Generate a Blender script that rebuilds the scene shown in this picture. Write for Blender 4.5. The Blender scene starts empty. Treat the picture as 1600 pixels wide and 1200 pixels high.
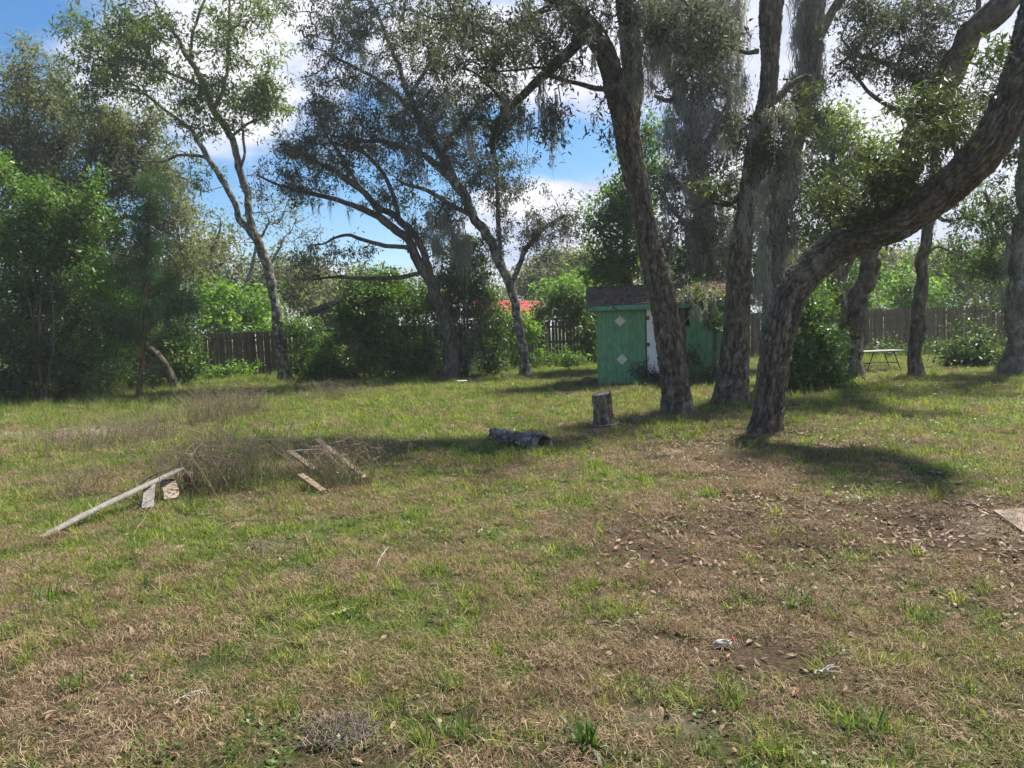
import bpy, math, random
import numpy as np
from mathutils import Vector, Matrix

sc = bpy.context.scene
COL = sc.collection
F = 1110.0
PITCH = math.radians(4.4); ROLL = math.radians(2.1); EYE = 1.6

# ------------------------------------------------------------------ camera
fwd = np.array([0, math.cos(PITCH), -math.sin(PITCH)])
up0 = np.array([0, math.sin(PITCH), math.cos(PITCH)]); rt0 = np.array([1.0, 0, 0])
rgt = rt0*math.cos(ROLL) - up0*math.sin(ROLL)
upv = up0*math.cos(ROLL) + rt0*math.sin(ROLL)
cam_d = bpy.data.cameras.new("camera"); cam = bpy.data.objects.new("camera", cam_d); COL.objects.link(cam)
cam_d.sensor_width = 36; cam_d.sensor_fit = 'HORIZONTAL'; cam_d.lens = F/1600*36
cam_d.clip_start = 0.1; cam_d.clip_end = 3000
M = Matrix(((rgt[0], upv[0], -fwd[0], 0), (rgt[1], upv[1], -fwd[1], 0), (rgt[2], upv[2], -fwd[2], EYE), (0, 0, 0, 1)))
cam.matrix_world = M
sc.camera = cam

# ------------------------------------------------------------------ light
SUN_DIR = np.array([0.50, 0.42, 1.10]); SUN_DIR /= np.linalg.norm(SUN_DIR)
SUN_EL = math.asin(SUN_DIR[2]); SUN_AZ = math.atan2(SUN_DIR[0], SUN_DIR[1])
SKY_STRENGTH = 0.062; CLOUD_STRENGTH = 0.57; SUN_STRENGTH = 4.9
world = bpy.data.worlds.new("World"); sc.world = world; world.use_nodes = True
nt = world.node_tree; nt.nodes.clear()
def N(t, typ, **kw):
    n = t.nodes.new(typ)
    for k, v in kw.items(): setattr(n, k, v)
    return n
def L(t, a, b): t.links.new(a, b)
def mth(t, op, a, b=None, c=None):
    n = N(t, 'ShaderNodeMath', operation=op)
    for i, v in enumerate((a, b, c)):
        if v is None: continue
        if isinstance(v, (int, float)): n.inputs[i].default_value = v
        else: L(t, v, n.inputs[i])
    return n.outputs[0]
sky = N(nt, 'ShaderNodeTexSky', sky_type='NISHITA'); sky.sun_disc = False
sky.sun_elevation = SUN_EL; sky.sun_rotation = SUN_AZ; sky.air_density = 1.0; sky.dust_density = 0.3; sky.ozone_density = 2.5
bg_sky = N(nt, 'ShaderNodeBackground'); bg_sky.inputs[1].default_value = SKY_STRENGTH
hs = N(nt, 'ShaderNodeHueSaturation'); hs.inputs['Saturation'].default_value = 1.3; hs.inputs['Value'].default_value = 1.2
L(nt, sky.outputs[0], hs.inputs['Color']); L(nt, hs.outputs[0], bg_sky.inputs[0])
tc = N(nt, 'ShaderNodeTexCoord'); sep = N(nt, 'ShaderNodeSeparateXYZ'); L(nt, tc.outputs['Generated'], sep.inputs[0])
zz = mth(nt, 'ADD', mth(nt, 'MAXIMUM', sep.outputs[2], 0.0), 0.22)
cmb = N(nt, 'ShaderNodeCombineXYZ'); L(nt, mth(nt, 'DIVIDE', sep.outputs[0], zz), cmb.inputs[0]); L(nt, mth(nt, 'DIVIDE', sep.outputs[1], zz), cmb.inputs[1])
cmb.inputs[2].default_value = 3.7
n1 = N(nt, 'ShaderNodeTexNoise'); n1.inputs['Scale'].default_value = 1.15; n1.inputs['Detail'].default_value = 9; n1.inputs['Roughness'].default_value = 0.55
L(nt, cmb.outputs[0], n1.inputs['Vector'])
# more cloud low down and towards the east side, bluer overhead to the west
bias = mth(nt, 'ADD', mth(nt, 'MULTIPLY', sep.outputs[0], 0.22), mth(nt, 'MULTIPLY', sep.outputs[2], -0.38))
cov = mth(nt, 'ADD', mth(nt, 'ADD', n1.outputs['Fac'], bias), 0.172)
rmp = N(nt, 'ShaderNodeMapRange'); rmp.interpolation_type = 'SMOOTHSTEP'
rmp.inputs['From Min'].default_value = 0.47; rmp.inputs['From Max'].default_value = 0.60; L(nt, cov, rmp.inputs['Value'])
n2 = N(nt, 'ShaderNodeTexNoise'); n2.inputs['Scale'].default_value = 2.3; n2.inputs['Detail'].default_value = 7
L(nt, cmb.outputs[0], n2.inputs['Vector'])
cr = N(nt, 'ShaderNodeValToRGB'); cr.color_ramp.elements[0].position = 0.38; cr.color_ramp.elements[0].color = (0.50, 0.56, 0.74, 1)
cr.color_ramp.elements[1].position = 0.66; cr.color_ramp.elements[1].color = (0.94, 0.94, 1.0, 1); L(nt, n2.outputs['Fac'], cr.inputs[0])
bg_c = N(nt, 'ShaderNodeBackground'); bg_c.inputs[1].default_value = CLOUD_STRENGTH; L(nt, cr.outputs[0], bg_c.inputs[0])
mix = N(nt, 'ShaderNodeMixShader'); L(nt, rmp.outputs[0], mix.inputs[0]); L(nt, bg_sky.outputs[0], mix.inputs[1]); L(nt, bg_c.outputs[0], mix.inputs[2])
wo = N(nt, 'ShaderNodeOutputWorld'); L(nt, mix.outputs[0], wo.inputs[0])
sun_d = bpy.data.lights.new("sun", 'SUN'); sun_d.energy = SUN_STRENGTH; sun_d.angle = math.radians(4.0); sun_d.color = (1.0, 0.93, 0.80)
sun = bpy.data.objects.new("sun", sun_d); COL.objects.link(sun)
sun.rotation_euler = Vector(-SUN_DIR).to_track_quat('-Z', 'Y').to_euler()
sc.view_settings.view_transform = 'Standard'; sc.view_settings.look = 'None'; sc.view_settings.gamma = 1; sc.view_settings.use_curve_mapping = False
sc.view_settings.exposure = 1.1
VEIL_HAZE = 0.0010
sc.cycles.max_bounces = 8; sc.cycles.diffuse_bounces = 5; sc.cycles.glossy_bounces = 2; sc.cycles.transmission_bounces = 4
sc.cycles.use_denoising = True; sc.cycles.caustics_reflective = False; sc.cycles.caustics_refractive = False

# ------------------------------------------------------------------ noise
def _hash(ix, iy, iz, s):
    h = (ix*374761393 + iy*668265263 + iz*2147483647 + s*974634777) & 0xFFFFFFFF
    h = ((h ^ (h >> 13))*1274126177) & 0xFFFFFFFF
    h = ((h ^ (h >> 16))*2246822519) & 0xFFFFFFFF
    return ((h ^ (h >> 15)) & 0xFFFFFF)/float(0xFFFFFF)
def vnoise(p, s=0):
    i = np.floor(p).astype(np.int64); f = p - i; f = f*f*(3-2*f); o = np.zeros(len(p))
    for a in (0, 1):
        for b in (0, 1):
            for c in (0, 1):
                w = (f[:, 0] if a else 1-f[:, 0])*(f[:, 1] if b else 1-f[:, 1])*(f[:, 2] if c else 1-f[:, 2])
                o += w*_hash(i[:, 0]+a, i[:, 1]+b, i[:, 2]+c, s)
    return o
def fbm(p, s=0, octv=4):
    o = 0; a = 0.5; t = 0
    for k in range(octv): o = o + a*vnoise(p*2**k, s+k); t += a; a *= 0.5
    return o/t
def worley(p, s=0):
    i = np.floor(p).astype(np.int64); d1 = np.full(len(p), 9.0); d2 = np.full(len(p), 9.0)
    for a in (-1, 0, 1):
        for b in (-1, 0, 1):
            for c in (-1, 0, 1):
                j = i + np.array([a, b, c])
                q = np.stack([_hash(j[:, 0], j[:, 1], j[:, 2], s+k) for k in range(3)], 1) + j
                d = np.linalg.norm(p-q, axis=1)
                d2 = np.minimum(d2, np.maximum(d, d1)); d1 = np.minimum(d1, d)
    return d1, d2
def fb2(x, y, scale, s=0, octv=4):
    x = np.atleast_1d(np.asarray(x, float)); y = np.atleast_1d(np.asarray(y, float))
    return fbm(np.stack([x*scale+50, y*scale+50, np.zeros_like(x)+7.3], 1), s, octv)
def hgt(x, y):
    return (fb2(x, y, 0.35, 11, 3)-0.5)*0.16 + (fb2(x, y, 1.6, 15, 2)-0.5)*0.05
def ray(px, py): return fwd + rgt*((px-800)/F) + upv*((600-py)/F)
def at(px, py, Y):
    d = ray(px, py); return np.array([0, 0, EYE]) + d*(Y/d[1])
def gnd(px, py):
    d = ray(px, py); p = np.array([0, 0, EYE]) + d*(-EYE/d[2]); p[2] = float(hgt(p[0], p[1])[0]); return p

# ------------------------------------------------------------------ objects
def mesh_poly(name, V, Fc, smooth=False, k=None):
    """V (n,3); Fc (m,k) array of polygons, or a list of such arrays"""
    me = bpy.data.meshes.new(name)
    if not isinstance(Fc, list): Fc = [Fc]
    Fc = [np.asarray(f) for f in Fc if len(f)]
    V = np.asarray(V, np.float32)
    me.vertices.add(len(V)); me.vertices.foreach_set("co", V.ravel())
    nl = sum(f.size for f in Fc); nf = sum(len(f) for f in Fc)
    me.loops.add(nl); me.loops.foreach_set("vertex_index", np.concatenate([f.ravel() for f in Fc]).astype(np.int32))
    me.polygons.add(nf)
    tot = np.concatenate([np.full(len(f), f.shape[1]) for f in Fc]).astype(np.int32)
    me.polygons.foreach_set("loop_start", np.concatenate([[0], np.cumsum(tot)[:-1]]).astype(np.int32))
    me.polygons.foreach_set("use_smooth", np.full(nf, bool(smooth)))
    me.update(calc_edges=True)
    return me
def link(name, me, mat=None, parent=None, loc=None, kind=None):
    o = bpy.data.objects.new(name, me); COL.objects.link(o)
    if mat is not None and me is not None:
        if not me.materials: me.materials.append(mat)
    if parent is not None: o.parent = parent
    if loc is not None: o.location = loc
    if kind: o["kind"] = kind
    return o
def thing(name, label, cat, loc=(0, 0, 0), rz=0, group=None):
    o = bpy.data.objects.new(name, None); COL.objects.link(o); o.location = loc; o.rotation_euler = (0, 0, rz)
    o.empty_display_size = 0.2
    o["label"] = label; o["category"] = cat
    if group: o["group"] = group
    return o
def tag(o, label, cat, group=None):
    o["label"] = label; o["category"] = cat
    if group: o["group"] = group
    return o

class MB:
    def __init__(s): s.v = []; s.f = {}; s.n = 0
    def add(s, V, *Fs):
        V = np.asarray(V, float)
        for Fc in Fs:
            Fc = np.asarray(Fc, int)
            if len(Fc): s.f.setdefault(Fc.shape[1], []).append(Fc + s.n)
        s.v.append(V); s.n += len(V)
    def mesh(s, name, smooth=False):
        return mesh_poly(name, np.concatenate(s.v), [np.concatenate(x) for x in s.f.values()], smooth)
BOXF = [(0, 3, 2, 1), (4, 5, 6, 7), (0, 1, 5, 4), (1, 2, 6, 5), (2, 3, 7, 6), (3, 0, 4, 7)]
def box(mb, x0, x1, y0, y1, z0, z1, bev=0.0):
    if bev <= 0:
        mb.add([(x0, y0, z0), (x1, y0, z0), (x1, y1, z0), (x0, y1, z0), (x0, y0, z1), (x1, y0, z1), (x1, y1, z1), (x0, y1, z1)], BOXF); return
    # chamfered box: 24 verts
    c = np.array([(x0+x1)/2, (y0+y1)/2, (z0+z1)/2]); h = np.array([x1-x0, y1-y0, z1-z0])/2; b = min(bev, h.min()*0.6)
    V = []; idx = {}
    for sx in (-1, 1):
        for sy in (-1, 1):
            for sz in (-1, 1):
                for ax in range(3):
                    q = h - b; q = q.copy(); q[ax] = h[ax]
                    idx[(sx, sy, sz, ax)] = len(V); V.append(c + q*np.array([sx, sy, sz]))
    Q = []; T = []
    for ax in range(3):
        o1, o2 = [(1, 2), (2, 0), (0, 1)][ax]
        for s in (-1, 1):
            def g(a, b_, ax_):
                t = [0, 0, 0]; t[ax] = s; t[o1] = a; t[o2] = b_; return idx[(t[0], t[1], t[2], ax_)]
            q = [g(-1, -1, ax), g(1, -1, ax), g(1, 1, ax), g(-1, 1, ax)]
            Q.append(q if s > 0 else q[::-1])
        for a in (-1, 1):
            for b_ in (-1, 1):   # edge along ax
                def e(s, a_x):
                    t = [0, 0, 0]; t[ax] = s; t[o1] = a; t[o2] = b_; return idx[(t[0], t[1], t[2], a_x)]
                q = [e(-1, o1), e(1, o1), e(1, o2), e(-1, o2)]
                Q.append(q if a*b_ > 0 else q[::-1])
    for sx in (-1, 1):
        for sy in (-1, 1):
            for sz in (-1, 1):
                q = [idx[(sx, sy, sz, a)] for a in range(3)]
                T.append(q if sx*sy*sz > 0 else q[::-1])
    mb.add(V, Q, T)
def catmull(P, n):
    P = np.asarray(P, float)
    if len(P) < 3:
        t = np.linspace(0, 1, n)[:, None]; return P[0]*(1-t)+P[-1]*t
    Q = np.vstack([2*P[0]-P[1], P, 2*P[-1]-P[-2]])
    seg = np.linalg.norm(np.diff(P[:, :3], axis=0), axis=1); s = np.concatenate([[0], np.cumsum(seg)])
    u = np.linspace(0, s[-1], n); k = np.clip(np.searchsorted(s, u, side='right')-1, 0, len(P)-2)
    t = ((u-s[k])/np.maximum(seg[k], 1e-9))[:, None]
    a, b, c, d = Q[k], Q[k+1], Q[k+2], Q[k+3]
    return 0.5*((2*b)+(-a+c)*t+(2*a-5*b+4*c-d)*t**2+(-a+3*b-3*c+d)*t**3)
def frames(C):
    T = np.gradient(C, axis=0); T /= np.linalg.norm(T, axis=1)[:, None]+1e-12
    n = np.cross(T[0], (0, 1, 0) if abs(T[0][1]) < 0.9 else (1, 0, 0)); n /= np.linalg.norm(n)
    Ns = np.zeros_like(C)
    for i in range(len(C)):
        n = n - T[i]*np.dot(n, T[i]); n /= np.linalg.norm(n)+1e-12; Ns[i] = n
    return T, Ns, np.cross(T, Ns)
def tube(mb, C, R, sides=6, disp=None, caps=True):
    global LAST_CO
    C = np.asarray(C, float); R = np.asarray(R, float); m = len(C)
    T, A, B = frames(C); th = np.arange(sides)*2*math.pi/sides
    r = R[:, None]*np.ones((1, sides))
    if disp is not None: r = r + disp
    V = C[:, None, :] + r[..., None]*(A[:, None, :]*np.cos(th)[None, :, None] + B[:, None, :]*np.sin(th)[None, :, None])
    V = V.reshape(-1, 3)
    s_ = np.concatenate([[0], np.cumsum(np.linalg.norm(np.diff(C, axis=0), axis=1))]); rm_ = float(np.median(R))
    LAST_CO = np.stack([np.cos(th)[None]*rm_*np.ones((m, 1)), np.sin(th)[None]*rm_*np.ones((m, 1)), s_[:, None]*np.ones((1, sides))], -1).reshape(-1, 3)
    i = (np.arange(m-1)[:, None]*sides + np.arange(sides)[None, :]); j = (np.arange(m-1)[:, None]*sides + (np.arange(sides)[None, :]+1) % sides)
    Q = np.stack([i, j, j+sides, i+sides], -1).reshape(-1, 4)
    if caps:
        V = np.vstack([V, C[0], C[-1]]); a = np.arange(sides); b = (a+1) % sides
        T1 = np.stack([b, a, np.full(sides, m*sides)], 1); T2 = np.stack([a+(m-1)*sides, b+(m-1)*sides, np.full(sides, m*sides+1)], 1)
        mb.add(V, Q, np.vstack([T1, T2]))
    else: mb.add(V, Q)

# ------------------------------------------------------------------ materials
def newmat(name):
    m = bpy.data.materials.new(name); m.use_nodes = True; t = m.node_tree; t.nodes.clear()
    out = N(t, 'ShaderNodeOutputMaterial'); return m, t, out
def ramp(t, fac, stops):
    r = N(t, 'ShaderNodeValToRGB'); e = r.color_ramp.elements
    while len(e) < len(stops): e.new(0.5)
    for k, (p, c) in enumerate(stops): e[k].position = p; e[k].color = (*c, 1)
    L(t, fac, r.inputs[0]); return r.outputs[0]
def mixc(t, fac, a, b, mode='MIX'):
    m = N(t, 'ShaderNodeMix', data_type='RGBA', blend_type=mode)
    for s, v in ((0, fac), (6, a), (7, b)):
        if isinstance(v, (int, float)): m.inputs[s].default_value = v
        elif isinstance(v, tuple): m.inputs[s].default_value = (*v, 1)
        else: L(t, v, m.inputs[s])
    return m.outputs[2]
def noise(t, scale, detail=4, vec=None, rough=0.5, stretch=None, coord='Object'):
    n = N(t, 'ShaderNodeTexNoise'); n.inputs['Scale'].default_value = scale; n.inputs['Detail'].default_value = detail; n.inputs['Roughness'].default_value = rough
    c = N(t, 'ShaderNodeTexCoord').outputs[coord] if vec is None else vec
    if stretch:
        mp = N(t, 'ShaderNodeMapping'); mp.inputs['Scale'].default_value = stretch; L(t, c, mp.inputs[0]); c = mp.outputs[0]
    L(t, c, n.inputs['Vector']); return n.outputs['Fac']
def leaf_mat(name, cols, trans=0.4, rough=0.5, tcol=1.3, tint=(1.0, 1.1, 0.45), obj_random=False, spec=0.4, clump=1.0):
    m, t, out = newmat(name)
    if obj_random: rnd = N(t, 'ShaderNodeObjectInfo').outputs['Random']
    else: rnd = N(t, 'ShaderNodeNewGeometry').outputs['Random Per Island']
    isl = N(t, 'ShaderNodeNewGeometry').outputs['Random Per Island']
    f = mth(t, 'ADD', mth(t, 'MULTIPLY', rnd, 0.6 if not obj_random else 0.5), mth(t, 'MULTIPLY', isl if obj_random else noise(t, clump, 3), 0.4 if not obj_random else 0.5))
    k = len(cols); c = ramp(t, f, [(0.1+0.8*i/(k-1), cols[i]) for i in range(k)])
    p = N(t, 'ShaderNodeBsdfPrincipled'); p.inputs['Roughness'].default_value = rough; p.inputs['Specular IOR Level'].default_value = spec
    L(t, c, p.inputs['Base Color'])
    tr = N(t, 'ShaderNodeBsdfTranslucent'); L(t, mixc(t, 1.0, c, (tcol*tint[0], tcol*tint[1], tcol*tint[2]), 'MULTIPLY'), tr.inputs[0])
    mx = N(t, 'ShaderNodeMixShader'); mx.inputs[0].default_value = trans; L(t, p.outputs[0], mx.inputs[1]); L(t, tr.outputs[0], mx.inputs[2]); L(t, mx.outputs[0], out.inputs[0])
    return m
def bark_mat(name, c1, c2, lichen=(0.30, 0.32, 0.28), lamt=0.5, sc_=1.0, bump=0.6):
    m, t, out = newmat(name)
    a = noise(t, 14*sc_, 6, stretch=(1, 1, 0.25)); b = noise(t, 2.2, 5)
    c = ramp(t, a, [(0.3, c1), (0.7, c2)])
    lf = N(t, 'ShaderNodeMapRange'); lf.inputs['From Min'].default_value = 0.62-0.14*lamt; lf.inputs['From Max'].default_value = 0.72-0.1*lamt; L(t, noise(t, 9*sc_, 8, rough=0.65), lf.inputs['Value'])
    lf2 = mth(t, 'MULTIPLY', lf.outputs[0], mth(t, 'MULTIPLY', b, 1.5*lamt))
    c = mixc(t, lf2, c, lichen)
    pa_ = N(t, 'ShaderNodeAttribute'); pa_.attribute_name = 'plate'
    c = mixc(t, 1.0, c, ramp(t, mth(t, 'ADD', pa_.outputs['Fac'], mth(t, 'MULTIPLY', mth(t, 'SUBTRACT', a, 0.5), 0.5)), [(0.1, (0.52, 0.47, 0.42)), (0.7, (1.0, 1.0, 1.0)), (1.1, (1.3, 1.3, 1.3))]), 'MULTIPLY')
    p = N(t, 'ShaderNodeBsdfPrincipled'); p.inputs['Roughness'].default_value = 0.95; p.inputs['Specular IOR Level'].default_value = 0.15; L(t, c, p.inputs['Base Color'])
    bm = N(t, 'ShaderNodeBump'); bm.inputs['Strength'].default_value = bump; bm.inputs['Distance'].default_value = 0.05
    v = N(t, 'ShaderNodeTexVoronoi', feature='DISTANCE_TO_EDGE'); v.inputs['Scale'].default_value = 16*sc_
    mp = N(t, 'ShaderNodeMapping'); mp.inputs['Scale'].default_value = (1.4, 1.4, 0.3); ba = N(t, 'ShaderNodeAttribute'); ba.attribute_name = 'bark_co'; L(t, ba.outputs['Vector'], mp.inputs[0]); L(t, mp.outputs[0], v.inputs['Vector'])
    v.inputs['Scale'].default_value = 26*sc_
    hh = mth(t, 'ADD', mth(t, 'MULTIPLY', mth(t, 'MINIMUM', v.outputs['Distance'], 0.22), 1.6), mth(t, 'MULTIPLY', noise(t, 70*sc_, 6, vec=ba.outputs['Vector'], stretch=(1, 1, 0.35)), 0.5))
    L(t, hh, bm.inputs['Height']); L(t, bm.outputs[0], p.inputs['Normal']); L(t, p.outputs[0], out.inputs[0])
    return m
def plain_mat(name, c1, c2, scale=8, stretch=None, rough=0.8, bump=0.2, detail=6, spec=0.3, spots=None, spot_rng=(0.6, 0.66), spot_scale=5, metal=0.0, coord='Object', spot_stretch=None, per_obj=0.0):
    m, t, out = newmat(name)
    a = noise(t, scale, detail, stretch=stretch, coord=coord)
    c = ramp(t, a, [(0.3, c1), (0.7, c2)])
    if per_obj:
        r = N(t, 'ShaderNodeObjectInfo').outputs['Random']
        c = mixc(t, 1.0, c, ramp(t, r, [(0, (1-per_obj,)*3), (1, (1+per_obj,)*3)]), 'MULTIPLY')
    if spots:
        mr = N(t, 'ShaderNodeMapRange'); mr.inputs['From Min'].default_value = spot_rng[0]; mr.inputs['From Max'].default_value = spot_rng[1]
        L(t, noise(t, spot_scale, 7, stretch=spot_stretch, coord=coord, rough=0.6), mr.inputs['Value']); c = mixc(t, mr.outputs[0], c, spots)
    p = N(t, 'ShaderNodeBsdfPrincipled'); p.inputs['Roughness'].default_value = rough; p.inputs['Specular IOR Level'].default_value = spec; p.inputs['Metallic'].default_value = metal
    L(t, c, p.inputs['Base Color'])
    if bump:
        bm = N(t, 'ShaderNodeBump'); bm.inputs['Strength'].default_value = bump; bm.inputs['Distance'].default_value = 0.01; L(t, a, bm.inputs['Height']); L(t, bm.outputs[0], p.inputs['Normal'])
    L(t, p.outputs[0], out.inputs[0]); return m

MAT = {}
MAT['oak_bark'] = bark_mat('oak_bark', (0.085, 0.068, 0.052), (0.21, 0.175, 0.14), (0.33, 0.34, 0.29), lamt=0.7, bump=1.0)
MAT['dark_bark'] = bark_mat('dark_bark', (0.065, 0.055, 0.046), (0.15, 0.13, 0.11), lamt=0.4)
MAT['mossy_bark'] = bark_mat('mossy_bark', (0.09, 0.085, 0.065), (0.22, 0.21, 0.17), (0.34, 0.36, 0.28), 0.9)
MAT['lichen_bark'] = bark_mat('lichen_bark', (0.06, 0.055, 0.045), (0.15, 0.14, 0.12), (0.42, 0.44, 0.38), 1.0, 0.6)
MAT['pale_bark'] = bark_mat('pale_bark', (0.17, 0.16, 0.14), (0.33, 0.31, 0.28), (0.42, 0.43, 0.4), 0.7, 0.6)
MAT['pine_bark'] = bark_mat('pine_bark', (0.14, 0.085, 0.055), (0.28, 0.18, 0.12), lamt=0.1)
MAT['twig'] = plain_mat('twig', (0.05, 0.045, 0.038), (0.12, 0.105, 0.09), 6, bump=0)
MAT['dry_twig'] = plain_mat('dry_twig', (0.12, 0.095, 0.068), (0.34, 0.27, 0.19), 9, bump=0)
MAT['oak_leaf'] = leaf_mat('oak_leaf', [(0.028, 0.042, 0.016), (0.058, 0.08, 0.028), (0.095, 0.12, 0.04)], 0.38, 0.45, 1.7, spec=0.5)
MAT['dusk_leaf'] = leaf_mat('dusk_leaf', [(0.03, 0.04, 0.028), (0.058, 0.072, 0.046), (0.105, 0.115, 0.08)], 0.38, 0.5, 1.5, tint=(1, 1.08, 0.7), spec=0.5)
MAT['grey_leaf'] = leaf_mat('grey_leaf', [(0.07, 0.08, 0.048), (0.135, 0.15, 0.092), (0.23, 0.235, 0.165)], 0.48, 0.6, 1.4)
MAT['light_leaf'] = leaf_mat('light_leaf', [(0.06, 0.09, 0.03), (0.11, 0.15, 0.05), (0.17, 0.22, 0.08)], 0.45, 0.45, 1.6)
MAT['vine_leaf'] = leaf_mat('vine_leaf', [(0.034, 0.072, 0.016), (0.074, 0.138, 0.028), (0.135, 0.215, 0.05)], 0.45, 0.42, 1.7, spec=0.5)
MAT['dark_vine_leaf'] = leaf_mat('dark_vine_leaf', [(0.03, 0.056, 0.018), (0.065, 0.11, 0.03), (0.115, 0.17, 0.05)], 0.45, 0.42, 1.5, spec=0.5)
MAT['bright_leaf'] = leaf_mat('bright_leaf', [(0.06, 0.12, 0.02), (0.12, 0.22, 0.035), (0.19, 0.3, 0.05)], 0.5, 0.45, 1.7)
MAT['laurel_leaf'] = leaf_mat('laurel_leaf', [(0.035, 0.08, 0.018), (0.09, 0.17, 0.04), (0.17, 0.27, 0.07)], 0.35, 0.3, 1.7, spec=0.7)
MAT['needle'] = leaf_mat('needle', [(0.03, 0.07, 0.032), (0.06, 0.12, 0.05), (0.10, 0.17, 0.07)], 0.42, 0.5, 1.2)
MAT['moss'] = leaf_mat('moss', [(0.19, 0.19, 0.17), (0.30, 0.30, 0.27), (0.42, 0.42, 0.385)], 0.45, 0.9, 1.15, tint=(1, 1, 0.92), spec=0.1)
MAT['wood_grey'] = plain_mat('wood_grey', (0.2, 0.19, 0.175), (0.42, 0.4, 0.38), 5, (30, 1.5, 30), 0.9, 0.6, per_obj=0.15)
MAT['wood_tan'] = plain_mat('wood_tan', (0.2, 0.15, 0.09), (0.4, 0.31, 0.2), 5, (30, 1.5, 30), 0.85, 0.6, spots=(0.1, 0.09, 0.07), spot_rng=(0.58, 0.68), per_obj=0.15)
MAT['fence_wood'] = plain_mat('fence_wood', (0.065, 0.046, 0.032), (0.15, 0.112, 0.08), 4, (12, 12, 0.8), 0.92, 0.4, per_obj=0.28)
# ------------------------------------------------------------------ vegetation tools
LF = 1.5; SF = 2.0
def bark_disp(C, R, sides, seed, amp, freq=7.0, stretch=0.22):
    m = len(C); seg = np.linalg.norm(np.diff(C, axis=0), axis=1); s = np.concatenate([[0], np.cumsum(seg)])
    th = np.arange(sides)*2*math.pi/sides
    rm = np.median(R)
    X = np.cos(th)[None, :]*rm*np.ones((m, 1)); Y = np.sin(th)[None, :]*rm*np.ones((m, 1)); Z = s[:, None]*np.ones((1, sides))
    P = np.stack([X, Y, Z], -1).reshape(-1, 3)
    w = (np.stack([fbm(P*5+9, seed, 2), fbm(P*5+31, seed+5, 2)], 1)-0.5)*0.10
    Q = P.copy(); Q[:, :2] += w; Q[:, 2] *= stretch
    d1, d2 = worley(Q*freq+seed*3.3, seed)
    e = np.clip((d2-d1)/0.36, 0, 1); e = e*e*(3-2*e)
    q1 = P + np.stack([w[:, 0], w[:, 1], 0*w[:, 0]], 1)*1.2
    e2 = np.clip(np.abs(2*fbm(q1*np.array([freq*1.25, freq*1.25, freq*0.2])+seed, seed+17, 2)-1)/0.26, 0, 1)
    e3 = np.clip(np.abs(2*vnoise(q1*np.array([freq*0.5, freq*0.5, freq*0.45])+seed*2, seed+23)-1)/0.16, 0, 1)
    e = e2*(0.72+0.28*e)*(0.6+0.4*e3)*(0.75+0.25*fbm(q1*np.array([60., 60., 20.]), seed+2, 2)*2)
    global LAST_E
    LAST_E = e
    big = (fbm(P*np.array([2.2, 2.2, 1.0])+seed, seed+9, 3)-0.5)*rm*0.22
    fine = (fbm(P*np.array([40, 40, 10]), seed+3, 2)-0.5)*amp*0.9
    return ((e-0.7)*amp + fine + big).reshape(m, sides)

def px_path(path, D0):
    """list of (px,py,width_px[,Y]) -> (n,4) array of x,y,z,r"""
    out = []; Y = D0
    for q in path:
        if len(q) > 3: Y = q[3]
        p = at(q[0], q[1], Y); out.append([p[0], p[1], p[2], q[2]/2/F*Y])
    return np.array(out)

def ribbon(P0, P1, P2, w, side):
    """3 point ribbons, tapered: returns V(5n) and quads/tris; arrays (n,3)"""
    n = len(P0); V = np.stack([P0-side*w, P0+side*w, P1+side*w*0.8, P1-side*w*0.8, P2], 1).reshape(-1, 3)
    b = np.arange(n)[:, None]*5
    return V, b+np.array([[0, 1, 2, 3]]), b+np.array([[3, 2, 4]])

def leaves_mesh(name, Cn, rng, size, ratio, spread, n_per, flat=0.35, droop=0.3, needle=False):
    """Cn (k,3) cluster centres; rhombic leaves with a fold, n_per each"""
    k = len(Cn); n = k*n_per
    c = np.repeat(Cn, n_per, 0)
    off = rng.normal(size=(n, 3)); off /= np.linalg.norm(off, axis=1)[:, None]; off *= (rng.random(n)**0.6)[:, None]*spread
    off[:, 2] *= 0.75
    base = c + off
    d = off/np.maximum(spread, 1e-6)*0.8 + rng.normal(size=(n, 3))*0.75; d[:, 2] -= droop; d /= np.linalg.norm(d, axis=1)[:, None]
    up = rng.normal(size=(n, 3))*flat*1.6 + np.array([0, 0, 1.0]); s = np.cross(d, up); s /= np.linalg.norm(s, axis=1)[:, None]+1e-9
    nn = np.cross(s, d)
    ln = (size*(0.45+1.15*rng.random(n)**1.5))[:, None]; w = ln*ratio*0.5
    V = np.stack([base, base + d*ln*0.45 + s*w + nn*w*0.35, base + d*ln, base + d*ln*0.45 - s*w + nn*w*0.35], 1).reshape(-1, 3)
    i = np.arange(n)[:, None]*4
    return mesh_poly(name, V, i+np.array([[0, 1, 2, 3]]))

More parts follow.
